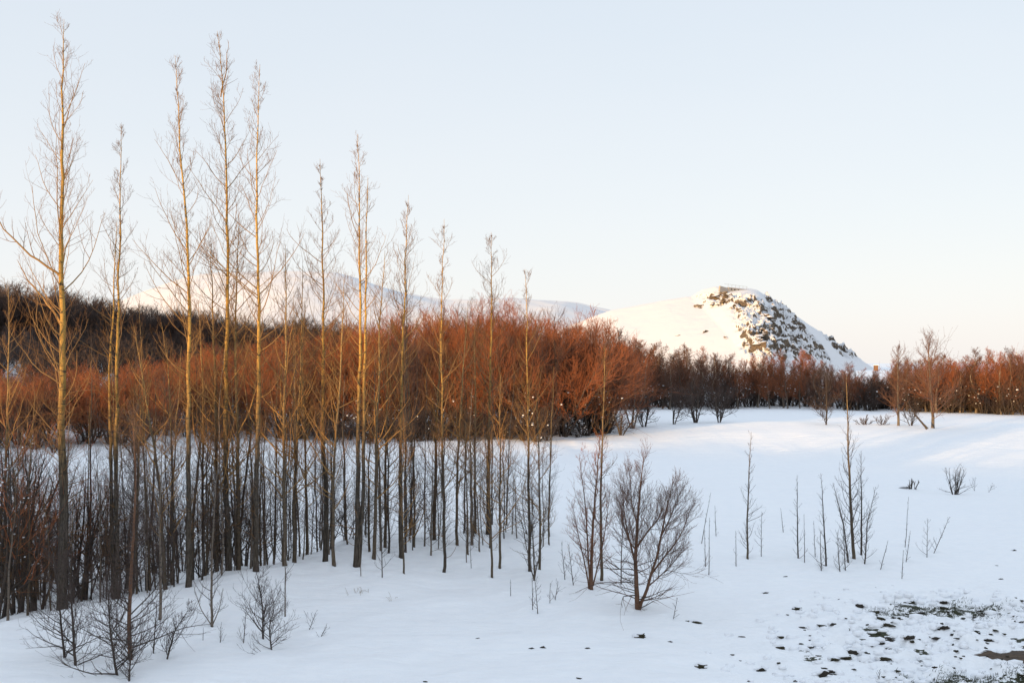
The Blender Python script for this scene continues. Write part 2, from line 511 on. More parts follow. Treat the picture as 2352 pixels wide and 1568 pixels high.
hxx, hyy = (2012 - CX) / FPX * 640, 640.
hut = link('hut', None, None, (hxx, hyy, EYE + (HZ - 853) / FPX * 640))
tag(hut, 'small square brown hut at the low end of the rocky slope', 'hut')
link('wall', box_mesh('wall', [(-1.1, 1.1, -1.1, 1.1, -2, 4.0)], M['wood']), hut)
link('roof', box_mesh('roof', [(-1.35, 1.35, -1.35, 1.35, 4.0, 4.3)], M['snow']), hut)

# ------------------------------------------------------------------ bare trees
UP = np.array([0, 0, 1.0])

def nrm(v):
    return v / np.maximum(np.linalg.norm(v, axis=-1, keepdims=True), 1e-9)

def grow(rg, start, d, L, n, up, wob):
    m = len(start)
    P = np.empty((m, n + 1, 3)); P[:, 0] = start
    d = nrm(d); st = (L / n)[:, None]
    up = np.broadcast_to(up, (m,))[:, None]
    for i in range(n):
        P[:, i + 1] = P[:, i] + d * st
        d = nrm(d + UP * up / n + rg.normal(0, wob, (m, 3)))
    return P

def kids(rg, P, R, cnt, f0, f1, a0, a1, rise=0., jit=.9):
    """start points, directions, parent fraction and parent radius for cnt shoots on every parent"""
    m, n = P.shape[0], P.shape[1] - 1
    f = f0 + (f1 - f0) * (np.arange(cnt)[None, :] + rg.uniform(-.5, .5, (m, cnt)) * jit + .5) / cnt
    f = np.clip(f, 0, .999)
    k = f * n; i = k.astype(int); w = (k - i)[..., None]
    rows = np.arange(m)[:, None]
    A, B = P[rows, i], P[rows, i + 1]
    pos = A + (B - A) * w; tan = nrm(B - A)
    rad = R[rows, i] + (R[rows, i + 1] - R[rows, i]) * w[..., 0]
    rnd = rg.normal(size=(m, cnt, 3)) + UP * rise
    perp = nrm(rnd - (rnd * tan).sum(-1, keepdims=True) * tan)
    a = np.radians(a0 + (a1 - a0) * f + rg.normal(0, 7, f.shape))[..., None]
    d = np.cos(a) * tan + np.sin(a) * perp
    return pos.reshape(-1, 3), d.reshape(-1, 3), f.ravel(), rad.ravel(), np.repeat(np.arange(m), cnt)

def tubes(P, R, sides):
    m, n1, _ = P.shape
    T = np.empty_like(P)
    T[:, 1:-1] = P[:, 2:] - P[:, :-2]; T[:, 0] = P[:, 1] - P[:, 0]; T[:, -1] = P[:, -1] - P[:, -2]
    T = nrm(T)
    ref = np.where(np.abs(T[:, :1, 2:]) < .8, np.array([0, 0, 1.]), np.array([1., 0, 0]))
    U = nrm(np.cross(T, np.broadcast_to(ref, T.shape))); W = np.cross(T, U)
    a = np.arange(sides) * 2 * np.pi / sides
    V = P[:, :, None] + R[:, :, None, None] * (np.cos(a)[:, None] * U[:, :, None] + np.sin(a)[:, None] * W[:, :, None])
    idx = np.arange(m * n1 * sides).reshape(m, n1, sides)
    nx = np.roll(idx, -1, axis=2)
    Q = np.stack([idx[:, :-1], nx[:, :-1], nx[:, 1:], idx[:, 1:]], -1)
    return V.reshape(-1, 3), Q.reshape(-1, 4)

class Tree:
    def __init__(s, seed): s.rg = np.random.default_rng(seed); s.trunk = []; s.crown = []; s.lv = []
    def stem(s, ctrl, r0, n=26, wob=.02, tip=.004, power=.85):
        c = np.array(ctrl, float)
        if c.shape[1] == 2: c = np.stack([c[:, 0], c[:, 0] * 0, c[:, 1]], 1)
        t = np.concatenate([[0], np.cumsum(np.linalg.norm(np.diff(c, axis=0), axis=1))]); t /= t[-1]
        u = np.linspace(0, 1, n + 1)
        P = np.stack([np.interp(u, t, c[:, k]) for k in range(3)], 1)
        for _ in range(4): P[1:-1] = .25 * P[:-2] + .5 * P[1:-1] + .25 * P[2:]
        L = np.linalg.norm(c[-1] - c[0])
        w = np.cumsum(s.rg.normal(0, wob * L / n ** .5 * .35, (n + 1, 2)), axis=0); w -= np.linspace(0, 1, n + 1)[:, None] * w[-1]; w[0] = 0
        P[:, :2] += w
        R = r0 * (1 - u) ** power * (1 + .28 * np.exp(-u * 40)) + tip
        R *= 1 + s.rg.normal(0, .02, n + 1)
        s.trunk.append((P[None], R[None])); return P[None], R[None]
    def shoots(s, par, cnt, f0, f1, a0, a1, Lfun, up, wob, seg, sides, rr, rmin, rise=0., var=.3, slot=0, keep=1., rk=.0095):
        P, R = par
        pos, d, f, rad, who = kids(s.rg, P, R, cnt, f0, f1, a0, a1, rise)
        plen = np.linalg.norm(np.diff(P, axis=1), axis=2).sum(1)[who]
        L = Lfun(f, plen) * np.clip(s.rg.normal(1, var, len(f)), .25, 2.)
        if keep < 1:
            q = s.rg.random(len(f)) < keep
            pos, d, f, rad, L = pos[q], d[q], f[q], rad[q], L[q]
        C = grow(s.rg, pos, d, L, seg, up, wob)
        r = np.maximum(np.minimum(rad * rr, rk * L + rmin), rmin)
        u = np.linspace(0, 1, seg + 1)
        RR = np.maximum(r[:, None] * (1 - .75 * u[None]), rmin * .7)
        s.crown.append((C, RR, sides, slot)); return C, RR
    def limb(s, ctrl, r0, n=10, slot=0):
        c = np.array(ctrl, float); t = np.linspace(0, 1, len(c)); u = np.linspace(0, 1, n + 1)
        P = np.stack([np.interp(u, t, c[:, k]) for k in range(3)], 1)
        for _ in range(2): P[1:-1] = .25 * P[:-2] + .5 * P[1:-1] + .25 * P[2:]
        P[1:-1] += s.rg.normal(0, .015, P[1:-1].shape)
        R = r0 * (1 - u) ** .8 + .004
        s.crown.append((P[None], R[None], 5, slot)); return P[None], R[None]
    def meshes(s, name, tm, cm, sides=9):
        V, Q, o = [], [], 0
        for P, R in s.trunk:
            v, q = tubes(P, R, sides); V.append(v); Q.append(q + o); o += len(v)
        tr = mesh_np(name + '_trunk', np.concatenate(V), np.concatenate(Q), tm)
        V, Q, S, o = [], [], [], 0
        for P, R, sd, sl_ in s.crown:
            v, q = tubes(P, R, sd); V.append(v); Q.append(q + o); o += len(v); S.append(np.full(len(q), sl_))
        cr_ = mesh_np(name + '_crown', np.concatenate(V), np.concatenate(Q), cm, np.concatenate(S))
        s.top = float(np.percentile(np.concatenate(V)[:, 2], 99.7))
        return tr, cr_
    def snow(s, name, cnt, size, lo=0., hi=1e9):
        """lumps of snow lying along the branches"""
        pts = np.concatenate([P[:, 1:].reshape(-1, 3) for P, R, sd, sl_ in s.crown[:2]])
        pts = pts[(pts[:, 2] > lo) & (pts[:, 2] < hi)]
        if not len(pts): return None
        pick = pts[s.rg.integers(len(pts), size=cnt)]
        V, F, o = [], [], 0
        for p in pick:
            sc_ = size * s.rg.uniform(.5, 1.5) * np.array([s.rg.uniform(.8, 1.9), s.rg.uniform(.8, 1.6), s.rg.uniform(.5, .9)])
            V.append(ico1[0] * sc_ * (1 + s.rg.normal(0, .12, (len(ico1[0]), 1))) + p + (0, 0, size * .4)); F.append(ico1[1] + o); o += len(ico1[0])
        return mesh_np(name + '_snow', np.concatenate(V), np.concatenate(F), M['snow'])

ico1 = ico(1)
ORD = ['first', 'second', 'third', 'fourth', 'fifth', 'sixth', 'seventh', 'eighth', 'ninth', 'tenth', 'eleventh', 'twelfth', 'thirteenth', 'fourteenth', 'fifteenth',
       'sixteenth', 'seventeenth', 'eighteenth', 'nineteenth', 'twentieth']
BASES = []

def seg(px):
    g = sum(px > t[0] for t in TALL)
    return 'left of the first tall poplar' if g == 0 else 'right of the rightmost tall poplar' if g == len(TALL) else 'seen between the %s and %s tall poplars' % (ORD[g - 1], ORD[g])

MARKS = [(1449, 'left of the copper birch'), (1547, 'just right of the copper birch'), (1652, 'behind the three dark bushes'), (1718, 'above the narrow sapling'), (1834, 'under the lit rock rib'), (1897, 'left of the small dark birch'),
         (1944, 'right of the small dark birch'), (2063, 'left of the white-stemmed pair'), (2143, 'between the white-stemmed pair'), (2230, 'just right of the white-stemmed pair'), (9999, 'towards the right edge')]
def mark(px):
    return next(t for v, t in MARKS if px < v)

def set_tree(name, meshes, loc, label, cat, group=None, rz=0., sc=1., snow=None, tilt=0.):
    root = link(name, None, None, loc)
    root.rotation_euler = (tilt, tilt * .6, rz)
    root.scale = (sc, sc, sc) if not isinstance(sc, tuple) else sc
    root.empty_display_size = .3
    BASES.append((loc[0], loc[1], 1.))
    tag(root, label, cat, group)
    link('trunk', meshes[0], root); link('crown', meshes[1], root)
    if snow is not None:
        q = link('snow_clumps', snow, root); q['kind'] = 'stuff'
    return root

# ---- tall poplars
def poplar(seed, ctrl, H, r0, Lmax, nb, f0=.16, twigs=6, fine=3, mid=.5):
    T = Tree(seed)
    st = T.stem(ctrl, r0, 34, .018, .004, .92)
    ab, ub = T.rg.uniform(52, 70), T.rg.uniform(.55, .95)
    def L1(f, p):
        rise_ = sstep(f0 - .05, mid, f) * .72 + .28
        return Lmax * rise_ * np.where(f < mid, 1, .1 + .9 * (np.clip(1 - f, 0, 1) / (1 - mid)) ** .85)
    b1 = T.shoots(st, nb, f0, .985, ab, ab - 22, L1, ub, .10, 7, 4, .62, .0038, 0, .45, keep=.88, rk=.0056)
    b2 = T.shoots(b1, twigs, .22, .97, 48, 34, lambda f, p: .40 * p * (1.1 - .55 * f), .75, .13, 4, 3, .7, .0031, .9, .35, 1, rk=.005)
    T.shoots(b2, fine, .2, .95, 46, 36, lambda f, p: .34 * p + .05, .5, .14, 2, 3, .8, .0028, .8, .35, 1, rk=.004)
    T.shoots(st, int(nb * .5), .05, max(f0 + .15, .3), 72, 60, lambda f, p: .55 + 0 * f, .5, .16, 4, 3, .3, .0035, 0, .5, 1)
    return T

def local(pts, px0, Y, base_z):
    return [((x - px0) / FPX * Y, EYE + (HZ - y) / FPX * Y - base_z) for x, y in pts]

TALL = [   # base column, distance, sight points up the stem, trunk radius, branch reach, branches, branch start, label
    (143, 25.6, [(143, 1000), (145, 640), (140, 330), (147, 45)], .150, 1.75, 86, .22, 'thickest tall golden poplar, the first from the left edge, with long left limbs'),
    (266, 27.2, [(268, 1000), (274, 640), (276, 420), (278, 285)], .100, 1.15, 66, .30, 'tall slim poplar with a thin twin stem, second of the tall poplars from the left'),
    (432, 27.2, [(431, 1000), (428, 640), (415, 330), (402, 128)], .115, 1.35, 80, .30, 'tall golden poplar curving left at the top, third of the tall poplars from the left'),
    (524, 28.8, [(522, 1000), (527, 640), (520, 330), (499, 72)], .125, 1.45, 86, .32, 'tallest of the middle poplars with a forked crooked tip, fourth from the left'),
    (588, 28.2, [(587, 1000), (588, 640), (588, 400), (597, 148)], .115, 1.45, 80, .32, 'tall golden poplar just beside the tall forked one, fifth from the left'),
    (746, 29.4, [(742, 1000), (742, 640), (738, 500), (735, 365)], .110, 1.2, 66, .36, 'poplar with a broad dark lower trunk, sixth of the tall poplars from the left'),
    (816, 28.9, [(820, 1000), (824, 700), (822, 500), (822, 308)], .108, 1.3, 70, .36, 'poplar with black-banded double trunk, seventh of the tall poplars from the left'),
    (921, 30.8, [(922, 1000), (929, 700), (934, 560), (938, 448)], .095, 1.05, 58, .40, 'straight golden poplar in front of the rust thicket, eighth tall poplar from the left'),
    (1018, 29.2, [(1016, 1050), (1016, 800), (1018, 640), (1020, 503)], .065, 1.0, 56, .34, 'slim pale poplar on its own snow base, ninth tall poplar from the left'),
    (1120, 34.5, [(1122, 1000), (1128, 800), (1127, 640), (1128, 533)], .105, 1.2, 58, .42, 'poplar with a dark straight trunk standing furthest back, tenth tall poplar from the left'),
    (1216, 29.2, [(1214, 1050), (1210, 850), (1208, 720), (1206, 618)], .070, .95, 54, .22, 'grey-based poplar at the open end of the grove, the rightmost tall poplar'),
]
for k, (px, Yd, pts, r0, reach, nb, f0, lab) in enumerate(TALL):
    X_, Y_, Z_ = at_depth(px, Yd)
    ctrl = [(0, -.15)] + local(pts, px, Yd, Z_)
    T = poplar(100 + k, ctrl, ctrl[-1][1], r0 * (.80 if k == 0 else .64), reach * (1.0 if k else 1.05), int(nb * 1.2), f0)
    if k == 0:
        lz = [local([(x, y)], px, Yd, Z_)[0] for x, y in ((146, 640), (95, 600), (35, 540), (2, 462))]
        a = T.limb([(p[0], -.25 * j, p[1]) for j, p in enumerate(lz)], .032)
        lz = [local([(x, y)], px, Yd, Z_)[0] for x, y in ((142, 745), (100, 690), (50, 650), (12, 590))]
        b_ = T.limb([(p[0], .2 * j, p[1]) for j, p in enumerate(lz)], .030)
        for q in (a, b_):
            w = T.shoots(q, 9, .25, .98, 45, 35, lambda f, p: .62 * (1.15 - .6 * f), .8, .12, 4, 3, .6, .004, .9, .3, 1)
            T.shoots(w, 4, .2, .95, 45, 35, lambda f, p: .35 * p + .05, .5, .14, 2, 3, .8, .0032, .8, .35, 1)
    if k in (1, 6):       # twin stem
        dx = -.13 if k == 1 else .24
        top = ctrl[-1][1] * (.80 if k == 1 else .9)
        s2 = T.stem([(dx * .3, -.15), (dx, top * .3), (dx * 1.2, top * .65), (dx * .9 + .15, top)], r0 * .55, 26, .016, .005)
        b2 = T.shoots(s2, 34, .35, .98, 55, 38, lambda f, p: reach * .7 * (1.15 - f), .9, .1, 5, 3, .6, .0042, 0, .3)
        T.shoots(b2, 5, .25, .97, 46, 34, lambda f, p: .4 * p * (1.1 - .5 * f), .7, .13, 3, 3, .7, .0034, .9, .3, 1)
    if k == 3:            # the forked tip
        zt = ctrl[-1][1]
        q = T.limb([(ctrl[-1][0] + .10, 0, zt - 1.9), (ctrl[-1][0] + .22, .05, zt - 1.2), (ctrl[-1][0] + .30, .08, zt - .25)], .018)
        w = T.shoots(q, 12, .1, .98, 45, 30, lambda f, p: .5 * (1.2 - f), .9, .1, 4, 3, .6, .004, .3, .3, 1)
    set_tree('poplar_tree', T.meshes('poplar', M['poplar'], [M['limbs'], M['tgold']], 10), (X_, Y_, Z_), lab, 'tree', 'tall bare poplars')

# ---- slimmer golden stems that stand up out of the grove
SLIM = [(15, 27.5, [(14, 900), (18, 650)], .045, 'thin pale stem at the extreme left edge, lit above the dark scrub'),
        (382, 27.5, [(372, 1150), (355, 1030), (330, 870), (306, 745)], .055, 'leaning golden stem tilted left between the second and third tall poplars'),
        (398, 28.5, [(392, 1000), (384, 830), (370, 740)], .042, 'thin straight stem just left of the third tall poplar'),
        (470, 30.0, [(468, 1000), (462, 800), (455, 690)], .045, 'thin golden stem just right of the third tall poplar'),
        (500, 29.0, [(498, 1000), (490, 700), (482, 555)], .060, 'upright golden stem close on the left of the fourth tall poplar'),
        (546, 29.0, [(542, 1000), (538, 700), (548, 520)], .065, 'pale golden stem squeezed between the fourth and fifth tall poplars'),
        (655, 29.0, [(655, 1000), (658, 760), (655, 560)], .060, 'slim golden stem right of the fifth tall poplar, its top level with the far summit'),
        (676, 29.5, [(680, 1000), (690, 800), (695, 610)], .055, 'slim golden stem leaning slightly right, next but one left of the sixth tall poplar'),
        (706, 31.0, [(700, 1000), (694, 830), (700, 690)], .045, 'thin stem directly left of the sixth tall poplar'),
        (768, 29.0, [(772, 1000), (782, 830), (790, 640)], .050, 'thin dark-based stem directly right of the sixth tall poplar'),
        (858, 30.2, [(866, 1000), (876, 760), (884, 575)], .055, 'slim stem leaning right between the seventh and eighth tall poplars'),
        (884, 32.0, [(886, 1050), (888, 900), (892, 740)], .048, 'thin dark stem close on the left of the eighth tall poplar'),
        (996, 33.5, [(1000, 1000), (1010, 850), (1020, 700)], .060, 'dark stem behind the ninth tall poplar, leaning right'),
        (1050, 33.0, [(1052, 1000), (1064, 850), (1075, 690)], .045, 'thin golden stem right of the ninth tall poplar, before the thicket crest'),
        (1092, 34.5, [(1092, 1050), (1094, 900), (1090, 740)], .045, 'thin grey stem left of the tenth tall poplar'),
        (1148, 30.0, [(1147, 1100), (1146, 1000), (1150, 860)], .036, 'pale young stem with low side shoots right of the tenth tall poplar'),
        (930, 28.3, [(928, 1200), (926, 1080), (929, 960)], .024, 'thin pale sapling in open snow below the eighth tall poplar, with dead side branches'),
        (1130, 28.5, [(1127, 1200), (1123, 1100), (1130, 985)], .032, 'young forked sapling in open snow below the tenth tall poplar'),
        (1240, 29.5, [(1238, 1150), (1236, 1000), (1230, 880)], .034, 'thin golden stem pressed against the right of the rightmost tall poplar')]
for k, (px, Yd, pts, r0, lab) in enumerate(SLIM):
    X_, Y_, Z_ = at_depth(px, Yd)
    ctrl = [(0, -.15)] + local(pts, px, Yd, Z_)
    H_ = ctrl[-1][1]
    T = Tree(300 + k)
    st = T.stem(ctrl, r0, 26, .02, .005)
    b1 = T.shoots(st, int(15 + 4 * H_), .2, .98, 58, 38, lambda f, p: (.25 + .11 * H_) * (1.12 - .85 * sstep(.4, 1.05, f)), .95, .11, 6, 3, .6, .0042, 0, .35)
    b2 = T.shoots(b1, 5, .2, .97, 48, 34, lambda f, p: .42 * p * (1.1 - .5 * f), .7, .13, 3, 3, .7, .0034, .9, .35, 1)
    T.shoots(b2, 2, .2, .95, 46, 36, lambda f, p: .35 * p + .04, .5, .14, 2, 3, .8, .003, .8, .35, 1)
    set_tree('young_poplar', T.meshes('young_poplar', M['young'], [M['limbs'], M['tgold']], 7), (X_, Y_, Z_), lab, 'tree', 'slim golden stems among the tall poplars')

# ---- the crowd of thin stems in the grove
protos = []
for k in range(10):
    T = Tree(400 + k); rg = T.rg
    H_ = rg.uniform(5.0, 7.2)
    lx, ly = rg.normal(0, .22, 2)
    st = T.stem([(0, 0, -.2), (lx * .3, ly * .3, H_ * .35), (lx * .5 + rg.normal(0, .1), ly * .6, H_ * .7), (lx, ly, H_)], rg.uniform(.02, .055), 20, .035, .004)
    b1 = T.shoots(st, 40, .06, .98, 60, 40, lambda f, p: .9 * (1.1 - .75 * f), .8, .13, 5, 3, .55, .0036, 0, .4, rk=.006)
    b2 = T.shoots(b1, 5, .2, .97, 50, 36, lambda f, p: .5 * p, .6, .15, 3, 3, .7, .003, .6, .35, 1, rk=.005)
    T.shoots(b2, 1, .2, .9, 46, 36, lambda f, p: .5 * p, .4, .15, 2, 3, .8, .0028, .5, .35, 1, rk=.005)
    protos.append(T.meshes('grove_stem', M['pale'] if k % 3 == 0 else M['darkbark'] if k % 3 == 1 else M['young'], [M['darkbark'], M['tdark'] if k % 2 else M['tgold']], 6))
tall_x = [t[0] for t in TALL]
rng = np.random.default_rng(77)
spots = []
tries = 0
while len(spots) < 165 and tries < 20000:
    tries += 1
    px = rng.uniform(-20, 1262)
    lo_y = 24.2 + .0062 * max(0, px) if px < 760 else 29.5 + (px - 760) * .004
    Yd = lo_y + 1.0 + rng.exponential(3.4)
    hi = 44 if px < 500 else 37
    if Yd > hi or rng.random() < sstep(650, 1250, px) * .55: continue
    X_ = (px - CX) / FPX * Yd
    if any((X_ - a) ** 2 + (Yd - b_) ** 2 < .30 ** 2 for a, b_, _ in spots): continue
    spots.append((X_, Yd, px))
spots.sort(key=lambda s_: s_[2])
runs = {}
for X_, Yd, px in spots:
    g = sum(px > t for t in tall_x)
    runs.setdefault(g, []).append((X_, Yd, px))
for g, lst in runs.items():
    for j, (X_, Yd, px) in enumerate(lst):
        if g == 0: where = 'left of the first tall poplar'
        elif g == len(tall_x): where = 'right of the rightmost tall poplar'
        else: where = 'between the %s and %s tall poplars' % (ORD[g - 1], ORD[g])
        lab = 'thin bare stem, %s from the left %s' % (ORD[j] if j < 20 else str(j + 1) + 'th', where)
        set_tree('thin_tree', protos[rng.integers(10)], (X_, Yd, h1(X_, Yd)), lab, 'tree', 'thin stems crowding the grove', rng.uniform(0, 6.28), (.75, .75, rng.uniform(1.2, 1.5)) if rng.random() < .14 and px < 1000 else (lambda q: (q * .85, q * .85, q))(rng.choice([rng.uniform(.4, .8), rng.uniform(.75, 1.2)])), None, rng.normal(0, .03))

# ---- bushes: many-stemmed, fan shaped
def bush(seed, H_, spread, stems, n1, n2, n3, r0, tw, tm, cms, lean=.75, leafy=1.):
    T = Tree(seed); rg = T.rg
    a = np.arange(stems) * 2 * np.pi / stems + rg.normal(0, .4, stems)
    tilt = rg.uniform(.12, 1., stems) * spread
    d = np.stack([np.cos(a) * tilt, np.sin(a) * tilt, np.ones(stems)], 1)
    st = np.stack([np.cos(a) * .12 * H_ * .15, np.sin(a) * .12 * H_ * .15, np.full(stems, -.2)], 1)
    L = H_ * rg.uniform(.72, .95, stems)
    P = grow(rg, st, d, L, 10, .35, .07)
    u = np.linspace(0, 1, 11)
    R = r0 * rg.uniform(.6, 1.2, stems)[:, None] * (1 - u[None]) ** .8 + tw
    T.trunk.append((P, R))
    b1 = T.shoots((P, R), n1, .16, .99, 55, 32, lambda f, p: .42 * H_ * (1.02 - .72 * f), lean, .12, 6, 4, .6, tw * 1.25, .25, .3)
    b2 = T.shoots(b1, n2, .15, .98, 46, 30, lambda f, p: .45 * p * (1.15 - .5 * f), lean * .7, .13, 4, 3, .7, tw, .35, .35, 1)
    if n3: T.shoots(b2, n3, .1, .97, 42, 30, lambda f, p: .45 * p * leafy, .4, .12, 2, 3, .8, tw * .85, .3, .35, 1)
    return T

thick = []
for k in range(5):
    T = bush(500 + k, 8.0, (.55, .4, .65, .48, .75)[k], (6, 7, 5, 6, 7)[k], 14 if k != 2 else 16, 8, 7 if k != 4 else 6, .08, .0088, None, None, (.5, .7, .35, .6, .4)[k])
    thick.append((T.meshes('thicket_bush', M['darkbark'], [M['redbark'], M['tred'] if k not in (1,) else M['tbrown']], 6), T.snow('thicket_bush', 12, .05, .8, 3.2), T.top))
rng = np.random.default_rng(88)
tx = [300, 420, 600, 750, 900, 1000, 1100, 1200, 1300, 1360, 1410, 1450]
ty = [842, 804, 770, 758, 726, 714, 706, 706, 712, 736, 764, 806]
n = 0
for row, (Yr, cnt) in enumerate(((78, 23), (83, 23), (89, 21), (97, 17))):
    for j in range(cnt):
        px = 330 + (1410 - 330) * (j + rng.uniform(.1, .9)) / cnt
        Yd = Yr + rng.uniform(-1.5, 1.5) + (3.0 if px < 600 else 0)
        X_ = (px - CX) / FPX * Yd; z_ = h1(X_, Yd)
        top = EYE + (HZ - np.interp(px, tx, ty)) / FPX * Yd - (1.3 if row == 0 else .4)
        H_ = (top - z_) * rng.uniform(.93, 1.12)
        m_ = thick[rng.integers(5)]
        s_ = H_ / m_[2]
        where = seg(px) if px < 1216 else 'right of the last tall poplar' if px < 1330 else 'at its dark right end'
        lab = 'rust-red bush in the thicket\'s %s, %s' % ('front edge' if row == 0 else 'mass', where)
        set_tree('rust_bush', m_[0], (X_, Yd, z_), lab, 'tree', 'thicket, %s, %s' % ('front' if row == 0 else 'mass', where), rng.uniform(0, 6.28), (s_ * rng.uniform(.9, 1.15), s_ * rng.uniform(.9, 1.1), s_),
                 m_[1] if row < 2 else None)

for j in range(36):
    px = -30 + 400 * (j + rng.uniform(.1, .9)) / 36; Yd = rng.uniform(66, 92)
    X_ = (px - CX) / FPX * Yd; z_ = h1(X_, Yd)
    top = EYE + (HZ - rng.uniform(832, 890)) / FPX * Yd
    m_ = thick[rng.integers(5)]; s_ = (top - z_) / m_[2]
    where = seg(px)
    set_tree('rust_bush', m_[0], (X_, Yd, z_), 'lower rust-tipped bush on the shaded slope, ' + where, 'bush', 'lower rust bushes, ' + where, rng.uniform(0, 6.28), (s_ * 1.3, s_ * 1.3, s_))

# ---- far birches (tree line and the dark wood)
birch = []
for k in range(6):
    T = Tree(600 + k); rg = T.rg
    H_ = 8.0
    st = T.stem([(0, 0, -.2), (rg.normal(0, .25), rg.normal(0, .2), 2.6), (rg.normal(0, .4), rg.normal(0, .3), 5.4), (rg.normal(0, .5), rg.normal(0, .3), H_)], rg.uniform(.09, .13), 18, .05, .01)
    if k % 2:
        s2 = T.stem([(0, 0, -.2), (rg.normal(0, .7), rg.normal(0, .5), 2.6), (rg.normal(0, 1.2), rg.normal(0, .5), 6.6)], .07, 14, .05, .01)
    b1 = T.shoots(st, 44, .18, .985, 58, 34, lambda f, p: 2.3 * (1.06 - .82 * sstep(.15, 1.05, f)), .75, .11, 6, 4, .55, .011, 0, .32)
    if k % 2:
        b3 = T.shoots(s2, 24, .25, .98, 55, 34, lambda f, p: 1.7 * (1.06 - .8 * f), .7, .11, 5, 3, .55, .011, 0, .3)
        T.shoots(b3, 8, .15, .97, 46, 32, lambda f, p: .45 * p, .5, .13, 3, 3, .7, .0095, .3, .3, 1)
    b2 = T.shoots(b1, 9, .15, .97, 46, 32, lambda f, p: .45 * p * (1.1 - .4 * f), .5, .13, 4, 3, .7, .010, .3, .35, 1)
    T.shoots(b2, 4, .1, .97, 42, 32, lambda f, p: .45 * p, .3, .12, 2, 3, .8, .009, .2, .35, 1)
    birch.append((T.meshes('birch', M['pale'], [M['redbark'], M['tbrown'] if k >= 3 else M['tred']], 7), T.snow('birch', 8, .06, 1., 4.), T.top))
low = [(lambda T: (T.meshes('low_scrub', M['darkbark'], [M['darkbark'], M['tdark']], 5), T.snow('low_scrub', 9, .05, .3, 2.)))(bush(660 + k, 3.2, .9, 7, 9, 6, 3, .045, .009, None, None, .4)) for k in range(4)]

rng = np.random.default_rng(98)
for j in range(56):                                   # dark scrub added to blacken the shaded foot of the rust thicket
    px = 380 + 1050 * (j + rng.uniform(0, 1)) / 56
    Yd = rng.uniform(72.5, 80) + (3 if px < 600 or px > 1330 else 0)
    X_ = (px - CX) / FPX * Yd
    m_ = low[rng.integers(4)]; where = seg(px)
    set_tree('low_scrub', m_[0], (X_, Yd, h1(X_, Yd)), 'added scrub bush darkening the rust thicket foot, ' + where, 'bush', 'added scrub at the thicket foot, ' + where, rng.uniform(0, 6.28), rng.uniform(.45, 1.15), m_[1] if j % 2 else None)
rng = np.random.default_rng(99)
lx_ = [1380, 1450, 1500, 1560, 1640, 1700, 1780, 1850, 1950, 2050, 2100, 2200, 2300, 2360]
ltop = [745, 770, 795, 795, 800, 812, 800, 812, 835, 830, 810, 808, 795, 790]
lbase = [938, 938, 937, 937, 936, 935, 935, 936, 942, 945, 946, 948, 951, 953]
for row, (dy, cnt) in enumerate(((0, 34), (5, 38), (11, 38), (19, 34))):
    for j in range(cnt):
        px = 1385 + (2400 - 1385) * (j + rng.uniform(0.05, .95)) / cnt
        Yb = EYE * FPX / (np.interp(px, lx_, lbase) - HZ)
        Yd = Yb + dy + rng.uniform(-1.5, 2.5)
        X_ = (px - CX) / FPX * Yd; z_ = h1(X_, Yd)
        top = EYE + (HZ - np.interp(px, lx_, ltop)) / FPX * Yd
        H_ = (top - z_) * (rng.uniform(.62, .95) if row < 2 else rng.uniform(.8, 1.08))
        if px > 2190 and 0 < row < 3 and rng.random() < .6:
            m_ = thick[rng.integers(5)]
        else:
            m_ = birch[rng.integers(3, 6) if rng.random() < (.85 if px < 1690 else .35) else rng.integers(3)]  # mostly darker brown twigs at left, painting in the thicket's shade
        s_ = H_ / m_[2]
        where = mark(px)
        lab = 'leafless birch in the far tree line\'s %s, %s' % ('front rank' if row == 0 else 'depth', where)
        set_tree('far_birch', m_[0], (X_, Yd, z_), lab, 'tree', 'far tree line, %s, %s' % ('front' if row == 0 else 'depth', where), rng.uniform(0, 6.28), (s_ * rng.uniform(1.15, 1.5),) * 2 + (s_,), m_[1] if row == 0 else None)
for j in range(150):                                   # scrub along its foot; extra dark bushes added at right for self-shadow
    px = 1400 + 960 * (j + rng.uniform(.1, .9)) / 100 if j < 100 else rng.uniform(1980, 2365)
    Yd = EYE * FPX / (np.interp(px, lx_, lbase) - HZ) + rng.uniform(-.5, 9)
    X_ = (px - CX) / FPX * Yd
    m_ = low[rng.integers(4)]
    where = mark(px)
    set_tree('low_scrub', m_[0], (X_, Yd, h1(X_, Yd)), 'dark scrub bush at the tree line foot, ' + where, 'bush', 'scrub at the foot of the tree line, ' + where, rng.uniform(0, 6.28), rng.uniform(.75, 1.5), m_[1] if j % 3 == 0 else None)

wood = []
for k in range(4):
    T = bush(680 + k, 8.0, .42, 6, 14, 9, 4, .09, .0115, None, None, .5)
    wood.append((T.meshes('dark_wood', M['darkbark'], [M['darkbark'], M['tdark']], 6), None, T.top))  # darker twig colour paints in the wood's shade
fx2 = [-40, 0, 60, 130, 200, 250, 300, 400, 500, 600, 700, 760, 800, 860]
ftop = [640, 648, 662, 652, 678, 690, 700, 702, 718, 738, 728, 734, 748, 765]
for j in range(44):                                   # scrub closing the foot of the dark wood
    px = -40 + 620 * (j + rng.uniform(.1, .9)) / 44; Yd = rng.uniform(119, 127)
    X_ = (px - CX) / FPX * Yd
    m_ = low[rng.integers(4)]; where = seg(px)
    set_tree('low_scrub', m_[0], (X_, Yd, h1(X_, Yd)), 'dark scrub bush at the dark wood foot, ' + where, 'bush', 'scrub at the dark wood foot, ' + where, rng.uniform(0, 6.28), rng.uniform(1.0, 1.7))
